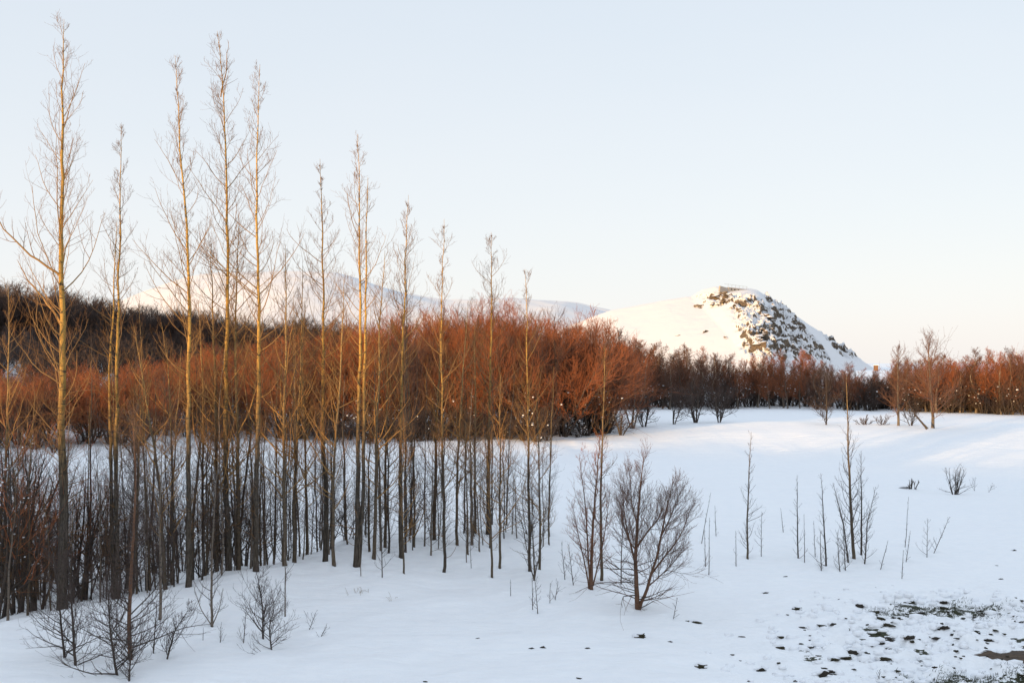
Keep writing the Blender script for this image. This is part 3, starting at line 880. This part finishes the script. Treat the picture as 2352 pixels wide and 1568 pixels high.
for row, (Yr, cnt) in enumerate(((126, 28), (132, 28), (140, 28), (150, 26))):
    for j in range(cnt):
        px = -60 + 930 * (j + rng.uniform(.05, .95)) / cnt
        Yd = Yr + rng.uniform(-2, 2)
        X_ = (px - CX) / FPX * Yd; z_ = h1(X_, Yd)
        top = EYE + (HZ - np.interp(px, fx2, ftop)) / FPX * Yd
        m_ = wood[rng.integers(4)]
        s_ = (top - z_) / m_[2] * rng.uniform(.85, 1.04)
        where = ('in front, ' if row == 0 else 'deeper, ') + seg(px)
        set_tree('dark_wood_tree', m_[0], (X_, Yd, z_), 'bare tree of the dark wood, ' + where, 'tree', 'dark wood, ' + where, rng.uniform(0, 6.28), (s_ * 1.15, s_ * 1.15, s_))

# small scrub on the slope under the dark wood and tangled undergrowth in the grove
for j in range(120):
    px = rng.uniform(-30, 520); Yd = rng.uniform(62, 118) if j < 60 else rng.uniform(96, 122)
    X_ = (px - CX) / FPX * Yd
    m_ = low[rng.integers(4)]
    set_tree('slope_scrub', m_[0], (X_, Yd, h1(X_, Yd)), 'small dark bush on the shaded snow slope, ' + seg(px), 'bush', 'scrub on the shaded slope, ' + seg(px), rng.uniform(0, 6.28), rng.uniform(.5, 1.1) if j < 60 else rng.uniform(.9, 1.6))
tang = [(lambda T: (T.meshes('tangle', M['darkbark'], [M['darkbark'], M['tdark']], 5), T.snow('tangle', 10, .03, 1., 4.)))(bush(700 + k, 4.2, .5, 5, 9, 5, 2, .026, .0033, None, None, .5)) for k in range(5)]
for j in range(30):
    px = -25 + 640 * (j + rng.uniform(.1, .9)) / 24 if j < 24 else rng.uniform(640, 1230)
    lo_y = 24.4 + .0062 * max(0, px)
    Yd = lo_y + rng.uniform(1.5, 9)
    X_ = (px - CX) / FPX * Yd
    s_ = rng.uniform(.65, 1.1) * (1 if px < 640 else .7)
    m_ = tang[j % 5]
    g = sum(px > t for t in tall_x)
    where = 'left of the first tall poplar' if g == 0 else 'right of the rightmost tall poplar' if g == len(tall_x) else 'between the %s and %s tall poplars' % (ORD[g - 1], ORD[g])
    set_tree('undergrowth_bush', m_[0], (X_, Yd, h1(X_, Yd)), 'tangled dark undergrowth bush ' + where, 'bush', 'undergrowth ' + where, rng.uniform(0, 6.28), s_, m_[1] if px < 160 else None)
# tall dark scrub trees against the left edge
for k, (px, Yd, H_, lab) in enumerate(((-8, 26.0, 5.6, 'dark snow-flecked bushy tree cut by the left edge'), (38, 27.2, 5.9, 'dark bushy tree second from the left edge, snow lumps in its top'),
                                       (82, 28.5, 5.4, 'dark bushy tree just left of the thickest poplar'), (-30, 29.5, 6.4, 'tall dark bushy tree behind the leftmost scrub'), (190, 30.0, 4.8, 'dark bushy tree between the first and second tall poplars'))):
    T = bush(730 + k, H_, .34, 6, 9, 5, 3, .05, .0036, None, None, .5)
    X_, Y_, Z_ = at_depth(px, Yd)
    set_tree('dark_scrub_tree', T.meshes('dark_scrub', M['darkbark'], [M['darkbark'], M['tdark'] if k % 2 else M['tred']], 7), (X_, Y_, Z_), lab, 'tree', 'dark scrub at the left edge', 0, 1., T.snow('dark_scrub', 14, .028, 2.2, 5.))

# ---- single bushes and birches in the middle distance
def put_bush(name, px, py, top, width, seed, lab, cat='bush', mats=None, dens=(9, 7, 4), stems=6, tw=None, snow=0, group=None):
    X_, Y_, Z_ = on_ground(px, py)
    H_ = EYE + (HZ - top) / FPX * Y_ - Z_
    W_ = width / FPX * Y_
    T = bush(seed, H_, .95 * W_ / max(H_, .1) * .55, stems, *dens, .011 * H_ + .006, tw or max(.003, Y_ * .00011), None, None, .5)
    mats = mats or ('darkbark', 'darkbark', 'tdark')
    sn = T.snow(name, snow, .02 * H_) if snow else None
    ms = T.meshes(name, M[mats[0]], [M[mats[1]], M[mats[2]]], 6)
    return set_tree(name, ms, (X_, Y_, Z_), lab, cat, group, 0, H_ / T.top, sn)

put_bush('copper_birch', 1452, 984, 792, 95, 800, 'round-topped copper birch standing out before the dark end of the tree line', 'tree', ('pale', 'redbark', 'tred'), (13, 8, 5), 4)
put_bush('dark_bush', 1480, 980, 900, 90, 801, 'dark low bush with arching stems at the foot of the copper birch', dens=(9, 6, 3))
put_bush('dark_bush', 1547, 974, 880, 50, 802, 'upright dark bush with two close stems, next right of the copper birch', dens=(9, 6, 3), stems=3)
put_bush('dark_bush', 1598, 971, 868, 85, 803, 'wide dark bush of spreading stems in the open snow, middle of three', dens=(9, 6, 3))
put_bush('dark_bush', 1652, 970, 872, 85, 804, 'wide dark bush leaning right, rightmost of the three in open snow', dens=(9, 6, 3))
put_bush('low_twigs', 1985, 974, 952, 50, 805, 'low row of grey twigs left of the white-stemmed birches', dens=(6, 4, 0))
put_bush('low_twigs', 2025, 975, 950, 50, 806, 'low grey twig bush touching the left white-stemmed birch', dens=(6, 4, 0))
put_bush('dark_bush', 2093, 977, 925, 46, 807, 'small dark bush between the two white-stemmed birches', dens=(8, 5, 0), stems=4)
put_bush('snow_bush', 1275, 996, 915, 110, 808, 'snow-laden bush of bent white branches at the foot of the thicket', dens=(7, 5, 2), snow=120)
put_bush('snow_bush', 1330, 1004, 965, 60, 809, 'low mound of snow-caked branches in front of the thicket', dens=(6, 4, 0), snow=90)
put_bush('twig_bush', 2193, 1135, 1065, 68, 810, 'small fan-shaped twig bush alone on the open snow at the right', dens=(6, 4, 0), stems=7, tw=.0032)
put_bush('twig_bush', 2092, 1122, 1100, 22, 811, 'few thin twigs beside the half-buried grey boulder', dens=(3, 0, 0) if False else (3, 2, 0), stems=4)

def put_birch(px, py, top, seed, lab, r=.09, reach=2.0, lean=0, mats=('pale', 'redbark', 'tbrown'), nb=44, f0=.12, name='white_birch'):
    X_, Y_, Z_ = on_ground(px, py)
    H_ = EYE + (HZ - top) / FPX * Y_ - Z_
    T = Tree(seed)
    st = T.stem([(0, 0, -.2), (lean * .4 + .05, .1, H_ * .4), (lean * .7 - .08, 0, H_ * .7), (lean, 0, H_)], r, 20, .04, .01)
    tw = max(.0032, Y_ * .0001)
    b1 = T.shoots(st, nb, f0, .985, 62, 32, lambda f, p: reach * (1.06 - .8 * sstep(.2, 1.05, f)), .7, .11, 6, 4, .55, tw * 1.1, 0, .32)
    b2 = T.shoots(b1, 8, .15, .97, 46, 32, lambda f, p: .45 * p * (1.1 - .4 * f), .5, .13, 4, 3, .7, tw, .3, .35, 1)
    T.shoots(b2, 4, .1, .97, 42, 32, lambda f, p: .45 * p, .3, .12, 2, 3, .8, tw * .9, .2, .35, 1)
    set_tree(name, T.meshes(name, M[mats[0]], [M[mats[1]], M[mats[2]]], 8), (X_, Y_, Z_), lab, 'tree')
put_birch(2063, 977, 800, 820, 'slim white-stemmed birch before the tree line, left of a pair', .10, 1.7)
put_birch(2143, 983, 778, 821, 'larger white-stemmed birch with spreading low branches, right of a pair', .13, 2.6, -.4)
put_birch(1897, 975, 845, 822, 'small dark birch with a skirt of low branches before the tree line', .06, 1.7, .1, ('darkbark', 'darkbark', 'tdark'), 36, .05)
T = Tree(830)                                         # fallen limb beside the big birch
X_, Y_, Z_ = on_ground(2130, 986)
T.stem([(0, 0, .05), (-.5, .2, .7), (-1.1, .3, 1.5), (-1.4, .3, 2.2)], .07, 12, .05, .02)
T.shoots(T.trunk[0], 7, .3, .95, 55, 40, lambda f, p: .8 + 0 * f, .4, .15, 4, 3, .5, .012)
set_tree('leaning_stem', T.meshes('leaning_stem', M['darkbark'], [M['darkbark']], 7), (X_, Y_, Z_), 'dark bare stem leaning left out of the snow beside the larger white birch', 'tree')

# ---- foreground birches and saplings
def sapling(name, px, py, tip, seed, lab, r, nb, reach, f0=.08, mats=('darkbark', 'darkbark', 'tdark'), lean=None, a0=58, twigs=4, fine=0, up=.9, mid=None, group=None, wob=.11, extra=None):
    X_, Y_, Z_ = on_ground(px, py)
    pts = list(mid or []) + [tip]
    ctrl = [(0, -.12)] + local(pts, px, Y_, Z_)
    T = Tree(seed)
    H_ = ctrl[-1][1]
    st = T.stem(ctrl, r, 22, .02, .0035)
    b1 = T.shoots(st, nb, f0, .98, a0, 36, lambda f, p: reach * (1.08 - .8 * f), up, wob, 6, 3, .6, .0036, 0, .38)
    if twigs:
        b2 = T.shoots(b1, twigs, .2, .97, 48, 34, lambda f, p: .42 * p * (1.1 - .5 * f), .6, .13, 3, 3, .7, .003, .5, .35, 1)
        if fine: T.shoots(b2, fine, .15, .95, 45, 35, lambda f, p: .4 * p + .03, .3, .13, 2, 3, .8, .0026, .4, .35, 1)
    for (epts, er, enb, ereach) in (extra or []):
        ec = local(epts, px, Y_, Z_)
        s2 = T.stem(ec, er, 18, .02, .0035)
        b = T.shoots(s2, enb, .12, .98, a0, 36, lambda f, p: ereach * (1.08 - .75 * f), up, wob, 5, 3, .6, .0036, 0, .38)
        if twigs:
            b = T.shoots(b, twigs, .2, .97, 48, 34, lambda f, p: .42 * p * (1.1 - .5 * f), .6, .13, 3, 3, .7, .003, .5, .35, 1)
            if fine: T.shoots(b, fine, .15, .95, 45, 35, lambda f, p: .4 * p + .03, .3, .13, 2, 3, .8, .0026, .4, .35, 1)
    return set_tree(name, T.meshes(name, M[mats[0]], [M[mats[1]], M[mats[2]]], 8), (X_, Y_, Z_), lab, 'tree' if H_ > 1.2 else 'sapling', group)

BIR = ('pale', 'darkbark', 'tdark'); COP = ('redbark', 'redbark', 'tred')
sapling('birch_tree', 299, 1516, (300, 930), 900, 'slender birch with copper bark rising from the nearest shrubs', .046, 84, .92, .02, ('redbark', 'darkbark', 'tdark'), twigs=6, fine=3, a0=70, mid=[(297, 1400), (303, 1250), (310, 1150)], up=.5)
sapling('dark_sapling', 150, 1512, (118, 1240), 901, 'left of two close dark saplings in the near snow', .024, 40, .85, .03, a0=72, twigs=6, fine=3, mid=[(138, 1420), (128, 1330)], up=.35)
sapling('dark_sapling', 173, 1526, (155, 1255), 902, 'right of two close dark saplings in the near snow', .028, 40, .88, .03, a0=72, twigs=6, fine=3, mid=[(168, 1430), (160, 1340)], up=.35)
sapling('dark_sapling', 273, 1556, (246, 1330), 903, 'bent dark sapling lowest in the picture, sprawling left', .026, 46, .9, .03, a0=72, twigs=6, fine=3, mid=[(258, 1480), (250, 1400)], up=.3)
sapling('dark_sapling', 297, 1561, (300, 1440), 904, 'short dark sapling at the bottom edge under the copper birch', .018, 30, .7, .05, a0=70, twigs=5, fine=3, up=.3)
sapling('dark_sapling', 381, 1511, (438, 1392), 905, 'thin dark sapling leaning right beside the copper birch', .016, 32, .5, .05, twigs=5, fine=2, mid=[(400, 1450)])
sapling('dark_sapling', 352, 1505, (360, 1385), 930, 'faint upright twig sapling between the copper birch and the leaning one', .012, 18, .42, .08, twigs=4)
sapling('birch_tree', 366, 1423, (372, 985), 906, 'slim pale birch just in front of the snow bank edge', .034, 46, .65, .06, BIR, twigs=4, fine=2, mid=[(370, 1330), (366, 1200)])
sapling('birch_tree', 487, 1437, (502, 1040), 907, 'thin birch with a skirt of upright basal shoots, before the third poplar', .030, 40, .6, .05, BIR, twigs=4, mid=[(486, 1330), (494, 1180)],
        extra=[([(487, 1437), (462, 1400), (446, 1350)], .010, 10, .3), ([(487, 1437), (505, 1395), (512, 1350)], .010, 10, .3)])
sapling('dark_sapling', 604, 1467, (590, 1318), 908, 'dark open-branched sapling before the fifth poplar', .022, 28, .85, .12, twigs=6, fine=3, mid=[(603, 1400)], up=.8)
sapling('dark_sapling', 625, 1491, (632, 1385), 909, 'small dark sapling bending right beside the open-branched one', .016, 30, .75, .06, a0=68, twigs=5, fine=2, mid=[(618, 1440)], up=.5)
sapling('birch_tree', 655, 1414, (652, 1210), 910, 'single thin pale rod right of the open-branched sapling', .016, 14, .45, .2, BIR, twigs=3)
sapling('twig', 558, 1477, (566, 1394), 911, 'small upright twig left of the open-branched sapling', .008, 12, .28, .1, twigs=3)
sapling('twig', 505, 1477, (508, 1432), 912, 'tiny twig sprig below the birch with basal shoots', .006, 8, .18, .1, twigs=2)
sapling('twig', 466, 1471, (467, 1440), 931, 'single bare twig stub below the basal shoots', .005, 3, .06, .3, twigs=0)
sapling('twig', 706, 1447, (724, 1408), 913, 'small sprig of fine twigs left of a pair in open snow', .006, 9, .3, .1, twigs=3)
sapling('twig', 732, 1460, (750, 1438), 914, 'smallest sprig of fine twigs, right of a pair in open snow', .005, 7, .22, .1, twigs=2)
sapling('twig', 829, 1322, (825, 1240), 915, 'thin pale rod at the grove foot below the seventh poplar', .010, 8, .25, .3, BIR, twigs=2)
sapling('twig', 878, 1324, (872, 1150), 916, 'thin dark rod with upward shoots between the seventh and eighth poplars', .013, 22, .5, .1, twigs=3, mid=[(876, 1250)])
sapling('twig', 1071, 1291, (1070, 1180), 917, 'thin forked rod in snow between the ninth and tenth poplars', .013, 14, .42, .2, BIR, twigs=3)
sapling('twig', 1083, 1304, (1079, 1235), 918, 'bare straight stick right of the thin forked rod', .006, 3, .1, .3, twigs=0)
sapling('birch_tree', 1227, 1332, (1222, 1120), 919, 'thin multi-stemmed birch in front of the rightmost tall poplar', .022, 30, .5, .06, BIR, twigs=4, extra=[([(1227, 1332), (1244, 1240), (1258, 1130)], .014, 18, .45), ([(1227, 1332), (1205, 1240), (1190, 1150)], .012, 14, .4)])
sapling('twig', 1224, 1404, (1222, 1325), 920, 'left one of two thin rods in snow below the rightmost tall poplar', .007, 10, .2, .2, twigs=2)
sapling('twig', 1236, 1408, (1228, 1322), 921, 'right one of two thin rods in snow below the rightmost tall poplar', .008, 11, .24, .2, twigs=2)
sapling('twig', 1173, 1368, (1173, 1330), 922, 'lone short twig in open snow left of the two thin rods', .006, 4, .08, .3, twigs=0)
sapling('twig', 1263, 1386, (1264, 1338), 923, 'short twig left of a pair beside the clump of stems', .006, 7, .16, .2, twigs=2)
sapling('twig', 1273, 1379, (1282, 1334), 924, 'short branching twig right of a pair beside the clump of stems', .007, 9, .24, .2, twigs=2)
# the clump right of the grove
sapling('birch_tree', 1359, 1354, (1378, 1000), 940, 'copper multi-stemmed tree with dark base, left neighbour of the fan-shaped birch', .045, 48, .85, .16, COP, twigs=5, fine=2, mid=[(1362, 1280), (1368, 1150)],
        extra=[([(1357, 1350), (1350, 1280), (1345, 1150), (1330, 1040)], .024, 28, .7), ([(1353, 1352), (1338, 1270), (1312, 1150)], .018, 24, .6), ([(1362, 1345), (1385, 1250), (1402, 1130)], .018, 24, .6)])
sapling('birch_tree', 1381, 1334, (1390, 795), 941, 'tall thin golden sapling rising through the copper clump', .040, 54, .75, .22, ('young', 'young', 'tgold'), twigs=4, fine=2, mid=[(1378, 1150), (1382, 1000)])
sapling('birch_tree', 1427, 1340, (1432, 1130), 942, 'thin dark stem between the copper clump and the fan-shaped birch', .014, 22, .45, .1, twigs=3)
sapling('twig', 1298, 1330, (1290, 1245), 943, 'thin upright rod at the left of the copper clump', .008, 12, .3, .1, twigs=2)
sapling('twig', 1318, 1345, (1306, 1250), 944, 'branched thin rod nearest the left of the copper clump', .009, 14, .35, .1, twigs=3)
# the fan-shaped birch
X_, Y_, Z_ = on_ground(1466, 1400)
T = Tree(950)
def LC(pts, dy):
    return [(a, dy * j / max(1, len(pts) - 1), b_) for j, (a, b_) in enumerate(local(pts, 1466, Y_, Z_))]
leaders = [([(1466, 1404), (1460, 1320), (1463, 1250), (1467, 1180), (1474, 1110), (1482, 1046)], .062, .1), ([(1468, 1398), (1488, 1350), (1506, 1300), (1522, 1220), (1536, 1150), (1550, 1098)], .042, -.3),
           ([(1461, 1300), (1448, 1250), (1436, 1190), (1432, 1125)], .022, .5), ([(1464, 1255), (1490, 1215), (1515, 1185), (1530, 1130)], .022, -.5), ([(1500, 1315), (1535, 1270), (1570, 1225), (1592, 1165)], .022, -.2),
           ([(1463, 1265), (1440, 1240), (1424, 1190), (1416, 1150)], .018, -.6), ([(1465, 1210), (1452, 1160), (1450, 1090)], .017, .4), ([(1520, 1235), (1548, 1190), (1572, 1140)], .017, .4), ([(1492, 1345), (1540, 1310), (1580, 1270)], .014, .3)]
for k, (pts, r0, dy) in enumerate(leaders):
    st = T.stem(LC(pts, dy), r0, 18, .03, .004)
    nb = 32 if k < 2 else 24
    b1 = T.shoots(st, nb, .22 if k < 2 else .12, .99, 50, 26, lambda f, p: .72 * (1.05 - .6 * f), .85, .09, 6, 3, .55, .0036, .1, .3, rk=.006)
    b2 = T.shoots(b1, 7, .12, .97, 38, 26, lambda f, p: .5 * p * (1.1 - .4 * f), .5, .1, 4, 3, .7, .0032, .2, .3, 1)
    T.shoots(b2, 3, .1, .95, 36, 28, lambda f, p: .45 * p, .3, .1, 2, 3, .8, .0028, .2, .3, 1)
st = (np.concatenate([p for p, r in T.trunk[:2]][:1]), np.concatenate([r for p, r in T.trunk[:1]]))
b1 = T.shoots(st, 26, .02, .32, 82, 70, lambda f, p: 1.0 + 0 * f, .12, .13, 6, 3, .3, .0042, 0, .35)
b2 = T.shoots(b1, 6, .2, .97, 45, 32, lambda f, p: .42 * p, .25, .12, 3, 3, .7, .0032, .1, .3, 1)
set_tree('fan_birch', T.meshes('fan_birch', M['redbark'], [M['darkbark'], M['tbrown']], 9), (X_, Y_, Z_), 'fan-shaped copper birch with two forking trunks alone on the near snow', 'tree', None, 0, (.93, .93, 1.))

# right-hand saplings
SAP = [(1718, 1283, (1726, 992), .030, 46, .55, .05, 'narrow leafless sapling alone on the snow right of the fan-shaped birch', [(1717, 1180), (1720, 1080)], 3),
       (1834, 1286, (1831, 1090), .022, 24, .40, .05, 'thin sapling with two upright side rods, between the narrow sapling and the tall clump', [(1832, 1190)], 2),
       (1961, 1289, (1944, 858), .050, 56, .85, .08, 'tallest sapling of the right-hand clump, its tip catching the sun', [(1953, 1150), (1948, 1000)], 3),
       (1978, 1275, (1978, 1036), .030, 36, .55, .08, 'straight dark sapling just right of the tallest one in the clump', None, 3),
       (1949, 1294, (1913, 1108), .026, 34, .50, .08, 'curved sapling leaning left within the right-hand clump', [(1938, 1200)], 3),
       (1898, 1307, (1885, 1086), .026, 26, .36, .05, 'thin upright sapling at the left edge of the right-hand clump', [(1891, 1200)], 2),
       (1887, 1313, (1884, 1215), .013, 16, .22, .05, 'short rod beside the left edge of the right-hand clump', None, 2),
       (1986, 1295, (2011, 1118), .020, 30, .50, .08, 'sapling leaning right at the right edge of the clump', [(1992, 1200)], 3),
       (1930, 1315, (1924, 1222), .013, 16, .30, .05, 'short dark rod at the front of the right-hand clump', None, 2),
       (1942, 1311, (1936, 1190), .013, 22, .36, .05, 'bushy low shoot at the foot of the tallest sapling', None, 3)]
for k, (px, py, tip, r, nb, reach, f0, lab, mid, tw) in enumerate(SAP):
    sapling('sapling', px, py, tip, 960 + k, lab, r, nb, reach, f0, ('young', 'darkbark', 'tdark') if k in (0, 2) else ('darkbark', 'darkbark', 'tdark'), twigs=tw, mid=mid, up=1.0)
ROD = [(1610, 1247, (1633, 1130), 'long bare rod leaning right, tallest of four beside the fan-shaped birch'), (1620, 1299, (1618, 1215), 'short rod, second of four beside the fan-shaped birch'),
       (1628, 1318, (1630, 1188), 'knobbly upright rod, lowest of four beside the fan-shaped birch'), (1645, 1231, (1642, 1160), 'thin short rod, rightmost of four beside the fan-shaped birch'),
       (1691, 1299, (1690, 1218), 'thin rod close on the left of the narrow sapling'), (1749, 1278, (1750, 1174), 'thin rod with one side branch right of the narrow sapling'),
       (1800, 1222, (1793, 1166), 'faint thin rod in the snow behind, left of the thin sapling'), (1848, 1292, (1847, 1180), 'thin rod close on the right of the thin sapling'),
       (1872, 1278, (1869, 1195), 'thin rod midway between the thin sapling and the clump'), (2021, 1306, (2040, 1240), 'fine rod leaning right past the clump'),
       (2071, 1329, (2075, 1262), 'low fine rod, lowest of the group right of the clump'), (2078, 1255, (2087, 1140), 'long fine rod, tallest right of the clump'),
       (2080, 1289, (2091, 1218), 'short rod from a dark snow hole right of the clump'), (2129, 1279, (2131, 1192), 'upright branched rod beside the slanting one'),
       (2142, 1270, (2181, 1186), 'slanting branched rod leaning right over open snow'), (1545, 1420, (1556, 1372), 'lone slanting stick in snow right of the fan-shaped birch base'),
       (2238, 1127, (2240, 1096), 'short twig right of the fan-shaped twig bush'), (2268, 1130, (2282, 1112), 'sprig of low twigs furthest right on the open snow'),
       (2019, 1626 - 60, (2020, 1538), 'thin twig sprig in the trampled snow at the bottom')]
for k, (px, py, tip, lab) in enumerate(ROD):
    sapling('twig', px, py, tip, 980 + k, lab, .009 if k < 15 else .005, 12 if k in (5, 13, 14, 16, 17) else 8, .34 if k in (5, 13, 14, 16, 17) else .12, .12, twigs=2)
# dry grass heads in the open snow
for k, (px, py, lab) in enumerate(((822, 1362, 'bent dry grass stalks poking from snow below the seventh poplar'), (900, 1378, 'single bent dry grass stalk below the eighth poplar'), (2062, 1578, 'tuft of straw at the bottom edge in trampled snow'))):
    X_, Y_, Z_ = on_ground(px, py) if py < 1566 else (9.4 * .78, 18.75, h1(7.3, 18.75))
    rg = np.random.default_rng(50 + k)
    m_ = 12 if k == 0 else 4 if k == 1 else 40
    st = np.stack([rg.normal(0, .16 if k == 0 else .05, m_), rg.normal(0, .1, m_), np.full(m_, -.02)], 1)
    P = grow(rg, st, np.stack([rg.normal(0, .5, m_), rg.normal(0, .4, m_), np.ones(m_)], 1), rg.uniform(.12, .3, m_), 5, -1.1, .12)
    v, q = tubes(P, np.full(P.shape[:2], .0035), 3)
    o = link('dry_grass', mesh_np('dry_grass', v, q, M['straw']), None, (X_, Y_, Z_)); tag(o, lab, 'grass')

# ------------------------------------------------------------------ ground sheet, drifted round the stems
gx = axis(-2600, -16, 18, 2600, .125, 1.075)
gy = axis(-330, 16.5, 34, 3200, .10, 1.045)
GX, GY = np.meshgrid(gx, gy)
GZ = height(GX, GY)
for bx_, by_, bs_ in BASES:                 # snow drifted up round each near stem, with a small well on the lee side
    if 17 < by_ < 42 and -17 < bx_ < 18:
        a0, a1 = np.searchsorted(gx, (bx_ - 1.2, bx_ + 1.2)); b0, b1_ = np.searchsorted(gy, (by_ - 1.2, by_ + 1.2))
        dx_, dy_ = GX[b0:b1_, a0:a1] - bx_, GY[b0:b1_, a0:a1] - by_
        GZ[b0:b1_, a0:a1] += .07 * np.exp(-((dx_ + .1) ** 2 + (dy_ - .12) ** 2) / .16) - .10 * np.exp(-((dx_ - .03) ** 2 + (dy_ + .03) ** 2) / .018)
me = grid_mesh('ground', GX, GY, GZ, M['ground'])
g_, d_ = patch_mask(GX, GY)
rm = rough_mask(GX, GY)
steep = np.gradient(GZ, axis=0) / np.gradient(gy)[:, None]
hollow = np.clip(-fbm(GX, GY * 1.5, .62, 3, 61) - .17, 0, 1) * rm * 2.3         # thin snow in the dips between tussocks
for nm, arr in (('bare', np.maximum(.56 * g_, hollow * .9)), ('dirt', np.minimum(1, d_ * 1.25))):
    a = me.attributes.new(nm, 'FLOAT', 'POINT'); a.data.foreach_set('value', arr.astype(np.float32).ravel())
ground = link('ground', me); ground['kind'] = 'structure'

# ------------------------------------------------------------------ stones and turf lumps in the thin snow
rng = np.random.default_rng(123)
lump = []
for k in range(8):
    s_ = np.array([rng.uniform(1.0, 1.9), rng.uniform(.6, 1.0), rng.uniform(.35, .6)])
    w = 1 + .35 * np.array([math.sin(4 * a + k) * math.cos(3.3 * b_ + 2 * k) + .5 * math.sin(6 * c_ + 2 * k + 2 * a) for a, b_, c_ in iv])[:, None] + rng.normal(0, .06, (len(iv), 1))
    st = mesh_np('stone', iv * w * s_ * (1 + .22 * rng.normal(size=(len(iv), 1)) * (np.abs(iv[:, [2]]) < .8)), if_, M['turf'] if k % 2 else M['stone'], smooth=False)
    cv = iv.copy() * (1 + .12 * rng.normal(size=(len(iv), 1)))
    cap = cv * s_ * (1.5, 1.0, 1.25) * (1 + .15 * np.sin(3 * cv[:, [0]] + k)) + (-.15, .95, -.05)
    lump.append((st, mesh_np('snow_cap', cap, if_, M['snow'])))
def lay(px, py, size, lab, group, var=None):
    X_, Y_, Z_ = on_ground(px, py)
    k = int(rng.integers(8)) if var is None else var
    o = link('stone' if k % 2 == 0 else 'turf_lump', lump[k][0], None, (X_, Y_, Z_ + .1 * size))
    o.scale = (size,) * 3; o.rotation_euler = (0, 0, rng.uniform(-.5, .5))
    tag(o, lab, 'stone' if k % 2 == 0 else 'turf', group)
    if size > .045: link('snow_cap', lump[k][1], o)
NAMED = [(1472, 1463, .17, 'largest brown turf lump breaking through the snow below the fan-shaped birch', 1), (1598, 1430, .13, 'snow-capped dark turf lump right of the largest brown one', 3), (1577, 1428, .08, 'smaller dark lump touching the snow-capped one', 5),
         (1098, 1466, .05, 'tiny dark stone pair in smooth snow below the rightmost tall poplar', 0), (1222, 1490, .06, 'small dark stone left of the mound in smooth snow', 2), (1247, 1488, .07, 'small dark stone right of the mound in smooth snow', 4),
         (1350, 1490, .06, 'dark speck of stone between the mound and the largest turf lump', 6), (1805, 1325, .07, 'lone dark pebble above the turf lumps, left of the right-hand clump', 0), (1760, 1362, .09, 'dark stone with a snow hollow above the turf lumps', 2),
         (1830, 1400, .14, 'dark turf lump between the open snow and the grass strip', 1), (2330, 1265, .08, 'dark stone highest at the right edge', 4), (2300, 1330, .07, 'dark round stone below the highest one at the right edge', 6), (2290, 1300, .05, 'small dark stone between two others by the right edge', 0),
         (1540, 1475, .06, 'small flat dark stone right of the largest turf lump', 2), (1330, 1560, .06, 'small dark stone chain head at the bottom middle', 5), (976, 1567, .05, 'single dark stone at the bottom edge under the eighth poplar', 3)]
for px, py, s_, lab, v in NAMED:
    lay(px, py, s_ * .58, lab, None, v)
made = 0
while made < 150:
    px, py = rng.uniform(1600, 2365), rng.uniform(1370, 1567)
    X_, Y_, Z_ = on_ground(px, py)
    if rng.random() > float(rough_mask(np.array([X_]), np.array([Y_]))[0]) ** 1.2: continue
    where = 'around the grass strip' if py < 1450 and px > 1900 else 'left of the grass strip' if py < 1450 else 'around the brown earth patch' if px > 2050 else 'in the bottom strip of lumpy snow'
    big = rng.random() < .22
    lay(px, py, (rng.uniform(.055, .09) if big else rng.uniform(.018, .045)), '%s dark lump poking out of the snow %s' % ('larger' if big else 'small', where), 'dark %s lumps %s' % ('larger' if big else 'small', where))
    made += 1
rg = np.random.default_rng(31)
V, F, o_ = [], [], 0
lx0, ly0 = rg.uniform(3, 13, 5000), rg.uniform(17.5, 27, 5000)
kp = np.nonzero(rg.random(5000) < rough_mask(lx0, ly0) ** 1.5 * .32 * (patch_mask(lx0, ly0)[1] < .3) * (patch_mask(lx0, ly0)[0] < .75))[0]
lz0 = height(lx0, ly0)
for k in kp:
    a = rg.uniform(.03, .11)
    V.append(ico1[0] * (a * rg.uniform(.9, 1.8), a * rg.uniform(.8, 1.3), a * rg.uniform(.5, .8)) * (1 + rg.normal(0, .1, (len(ico1[0]), 1))) + (lx0[k], ly0[k], lz0[k] + .01)); F.append(ico1[1] + o_); o_ += len(ico1[0])
o = link('snow_lumps', mesh_np('snow_lumps', np.concatenate(V), np.concatenate(F), M['snow'])); tag(o, 'trampled lumps of snow between the bare patches', 'snow', None, 'stuff')
# half-buried grey boulder on the open field
X_, Y_, Z_ = on_ground(2082, 1121)
o = link('boulder', lump[0][0].copy(), None, (X_, Y_, Z_ + .02)); o.data.materials.clear(); o.data.materials.append(M['grey'])
o.scale = (.17, .22, .17); tag(o, 'half-buried grey boulder on the open snow left of the fan-shaped twig bush', 'boulder')

# grass blades in the worn strips
rg = np.random.default_rng(9)
gx_ = rg.uniform(4, 14, 60000); gy_ = rg.uniform(18, 26.5, 60000)
gm, _ = patch_mask(gx_, gy_)
keep = rg.random(60000) < .6 * sstep(.35, .7, gm) * (fbm(gx_, gy_, .5, 3, 7) > -.08)
gx_, gy_ = gx_[keep], gy_[keep]; gz_ = height(gx_, gy_)
m_ = len(gx_)
P = grow(rg, np.stack([gx_, gy_, gz_ - .01], 1), np.stack([rg.normal(.2, .5, m_), rg.normal(0, .5, m_), np.ones(m_)], 1), rg.uniform(.04, .11, m_), 2, -.9, .15)
v, q = tubes(P, np.broadcast_to(np.array([.006, .004, .001]), P.shape[:2]), 3)
o = link('grass', mesh_np('grass', v, q, M['grass'])); tag(o, 'flattened dark grass showing through the worn snow', 'grass', None, 'stuff')
print('objects', len(bpy.data.objects), 'tris', sum(len(m.polygons) for m in bpy.data.meshes) * 2)
